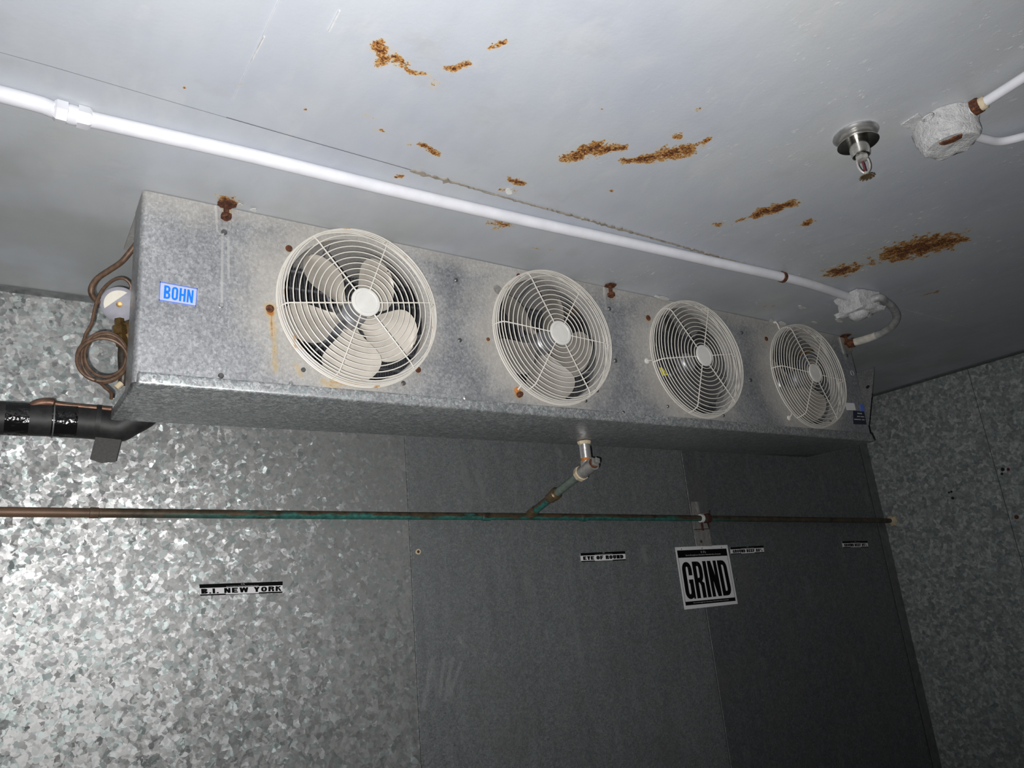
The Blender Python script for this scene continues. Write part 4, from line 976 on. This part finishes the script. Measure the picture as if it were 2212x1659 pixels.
# ------------------------------------------------------------------ expansion valve
YV = 1.58
vc = onY(258, 657, YV)
xv = thing('expansion_valve', vc, 'round grey thermostatic expansion valve with brass body in the open left end of the cooler', 'valve')
nv = V((-0.12, -0.90, -0.42)).normalized()
MB().lathe([(0.006, -0.016), (0.030, -0.010), (0.0345, -0.002), (0.035, 0.001), (0.032, 0.0035), (0.020, 0.0055), (0.0, 0.0060)], vc, nv, 36, up=(0, 0, 1)).build('diaphragm_head', M['valve'], xv)
x_, y_, a_ = basis(nv); 
# half-moon sticker
vs = [vc + nv * 0.0045]; u_ = V((-0.60, 0.1, 0.75)); u_ = (u_ - nv * u_.dot(nv)).normalized(); w_ = nv.cross(u_)
pts = []
for k in range(13):
    an = math.radians(-70 + 140 * k / 12); pts.append(vc + u_ * math.cos(an) * 0.028 + w_ * math.sin(an) * 0.028 + nv * 0.0060)
mb = MB(); n = len(pts); mb.add(pts + [p + nv * 0.002 for p in pts], [tuple(range(n)), tuple(range(2 * n - 1, n - 1, -1))] + [(k, (k + 1) % n, n + (k + 1) % n, n + k) for k in range(n)])
mb.build('sticker', M['sticker'], xv)
MB().lathe([(0.006, 0.0055), (0.006, 0.0100), (0.003, 0.0105)], vc, nv, 14).build('cap_screw', M['brass'], xv)
b1 = onY(262, 690, YV + 0.012); b2 = onY(268, 742, YV + 0.012)
ax = (b2 - b1).normalized()
MB().lathe([(0.010, 0), (0.010, 0.014), (0.016, 0.016), (0.016, 0.034), (0.012, 0.036), (0.012, 0.056), (0.008, 0.060)], b1 + V((-0.004, 0, 0)), ax, 6).build('body', M['brass'], xv)
MB().lathe([(0.015, 0.004), (0.019, 0.008), (0.019, 0.030), (0.015, 0.040), (0.009, 0.052)], b1 + V((0.014, 0.006, 0)), ax, 8).build('inlet_nut', M['brass'], xv)
MB().tube(smooth_path([onY(266, 735, YV + 0.012), onY(264, 770, YV + 0.012), onY(266, 810, YV + 0.012), onY(264, 832, YV + 0.02)], 5), 0.0085, 14).build('outlet_tube', M['darkcap'], xv)
MB().tube([onY(250, 838, YV + 0.01), onY(262, 828, YV + 0.01)], 0.006, 10).build('flare_nut', M['tan'], xv)
# capillary
def ov(k0, k1, cx_, cy_, rx, ry, y0, y1, n=22):
    out = []
    for k in range(n + 1):
        f_ = k / n; a = math.radians(k0 + (k1 - k0) * f_)
        out.append(onY(cx_ + rx * math.cos(a), cy_ - ry * math.sin(a), y0 + (y1 - y0) * f_))
    return out
capt = [onY(278, 640, YV + 0.01), onY(283, 618, YV), onY(272, 604, YV - 0.004), onY(258, 601, YV - 0.006), onY(240, 608, YV - 0.008), onY(222, 625, YV - 0.01), onY(210, 648, YV - 0.01), onY(202, 680, YV - 0.01), onY(198, 700, YV - 0.01), onY(186, 720, YV - 0.01)]
capt += ov(140, 500, 220, 774, 54, 50, YV - 0.010, YV - 0.015) + ov(140, 500, 226, 772, 50, 54, YV - 0.018, YV - 0.022) + ov(140, 500, 228, 768, 45, 46, YV - 0.024, YV - 0.028) + ov(140, 610, 221, 777, 55, 46, YV - 0.030, YV - 0.034)
capt += [onY(218, 828, YV - 0.02), onY(228, 838, YV - 0.01), onY(240, 848, YV), onY(240, 862, YV + 0.01)]
ct = thing('capillary_tube', onY(223, 772, YV - 0.02), 'brown capillary tube coiled in loops below the expansion valve', 'tube')
MB().tube(smooth_path(capt, 2), 0.0032, 8).build('coiled_tube', M['cap'], ct)
th = smooth_path([onY(300, 520, YV - 0.03), onY(284, 540, YV - 0.02), onY(262, 566, YV - 0.01), onY(236, 584, YV - 0.01), onY(210, 602, YV - 0.01), onY(197, 624, YV - 0.008), onY(202, 642, YV), onY(218, 654, YV + 0.008), onY(240, 660, YV + 0.012)], 6)
tag(MB().tube(th, 0.0058, 12).build('equalizer_tube', M['cap'], origin=th[20]), 'thicker brown bent tube curving down from the cabinet edge to the expansion valve', 'tube')

# ------------------------------------------------------------------ small things on walls and ceiling
c = onY(903, 1192, BACK)
ws = thing('wall_screw', c, 'rusty screw in a tan washer right of the panel joint below the pipe', 'screw')
MB().lathe([(0.0085, 0), (0.0085, 0.0015), (0.006, 0.002)], c, NY, 14, wob=0.08, rg=rng).build('washer', M['tan'], ws)
MB().lathe([(0.0045, 0.0015), (0.004, 0.004), (0, 0.0045)], c, NY, 10).build('screw_head', M['rust'], ws)
for (px, py), r, mt, lb in (((2050, 1064), .0045, 'hole', 'tiny dark plugged hole, leftmost of three on the right wall'), ((2055, 1062), .0055, 'hole', 'small dark plugged hole, topmost of three on the right wall'), ((2058, 1076), .007, 'hole', 'dark plugged hole, lowest of three on the right wall'), ((2166, 1014), .008, 'hole', 'black elongated plug beside the right wall joint'),
                            ((2178, 1014), .0065, 'red', 'small dark red plug right of the black plug on the right wall'), ((2196, 1117), .009, 'rust', 'rusty round screw head near the right edge of the right wall')):
    c = onX(px, py, RIGHT)
    mb = MB().lathe([(r, 0), (r * 0.9, 0.0015), (0, 0.002)], c, (-1, 0, 0), 12)
    if px == 2166:
        mb.lathe([(r * 0.7, 0), (r * 0.6, 0.0015), (0, 0.002)], c + V((0, 0.008, -0.018)), (-1, 0, 0), 10)
    tag(mb.build('wall_plug', M[mt], origin=c), lb, 'plug')
c = onY(1590, 1250.5, BACK - 0.001)
tag(MB().lathe([(0.0045, 0), (0.0045, 0.003), (0.002, 0.0045)], c, NY, 12).build('push_pin', M['chrome'], origin=c), 'tiny shiny pin just right of the GRIND sign', 'pin')
# loose paint flakes hanging along the cooler's top edge
mb = MB()
for px, py, w_, h_ in ((1434, 643, 16, 3), (1418, 640, 7, 2), (1666, 692, 6, 5), (1690, 697, 9, 4), (1812, 692, 11, 3), (1760, 696, 7, 2), (1835, 655, 12, 5), (1732, 663, 10, 4), (546, 452, 10, 4), (520, 440, 9, 3), (1098, 412, 10, 6), (1106, 408, 6, 4), (1880, 640, 7, 2), (945, 548, 8, 2), (1250, 610, 12, 2)):
    n = 7; vs = []
    c = onZ(px, py, CEIL - 0.004)
    for k in range(n):
        a = 2 * math.pi * k / n; rr = rng.uniform(0.6, 1.1)
        p = onZ(px + w_ * rr * math.cos(a), py + h_ * rr * math.sin(a) + w_ * 0.15 * math.cos(a), CEIL - 0.004); vs.append(p + V((0, 0, -rng.uniform(0, 0.005))))
    mb.add([*vs, *[v + V((0, 0, 0.0012)) for v in vs]], [tuple(range(n)), tuple(range(2 * n - 1, n - 1, -1))] + [(k, (k + 1) % n, n + (k + 1) % n, n + k) for k in range(n)])
tag(mb.build('paint_flakes', M['flake'], ceil), kind='stuff')
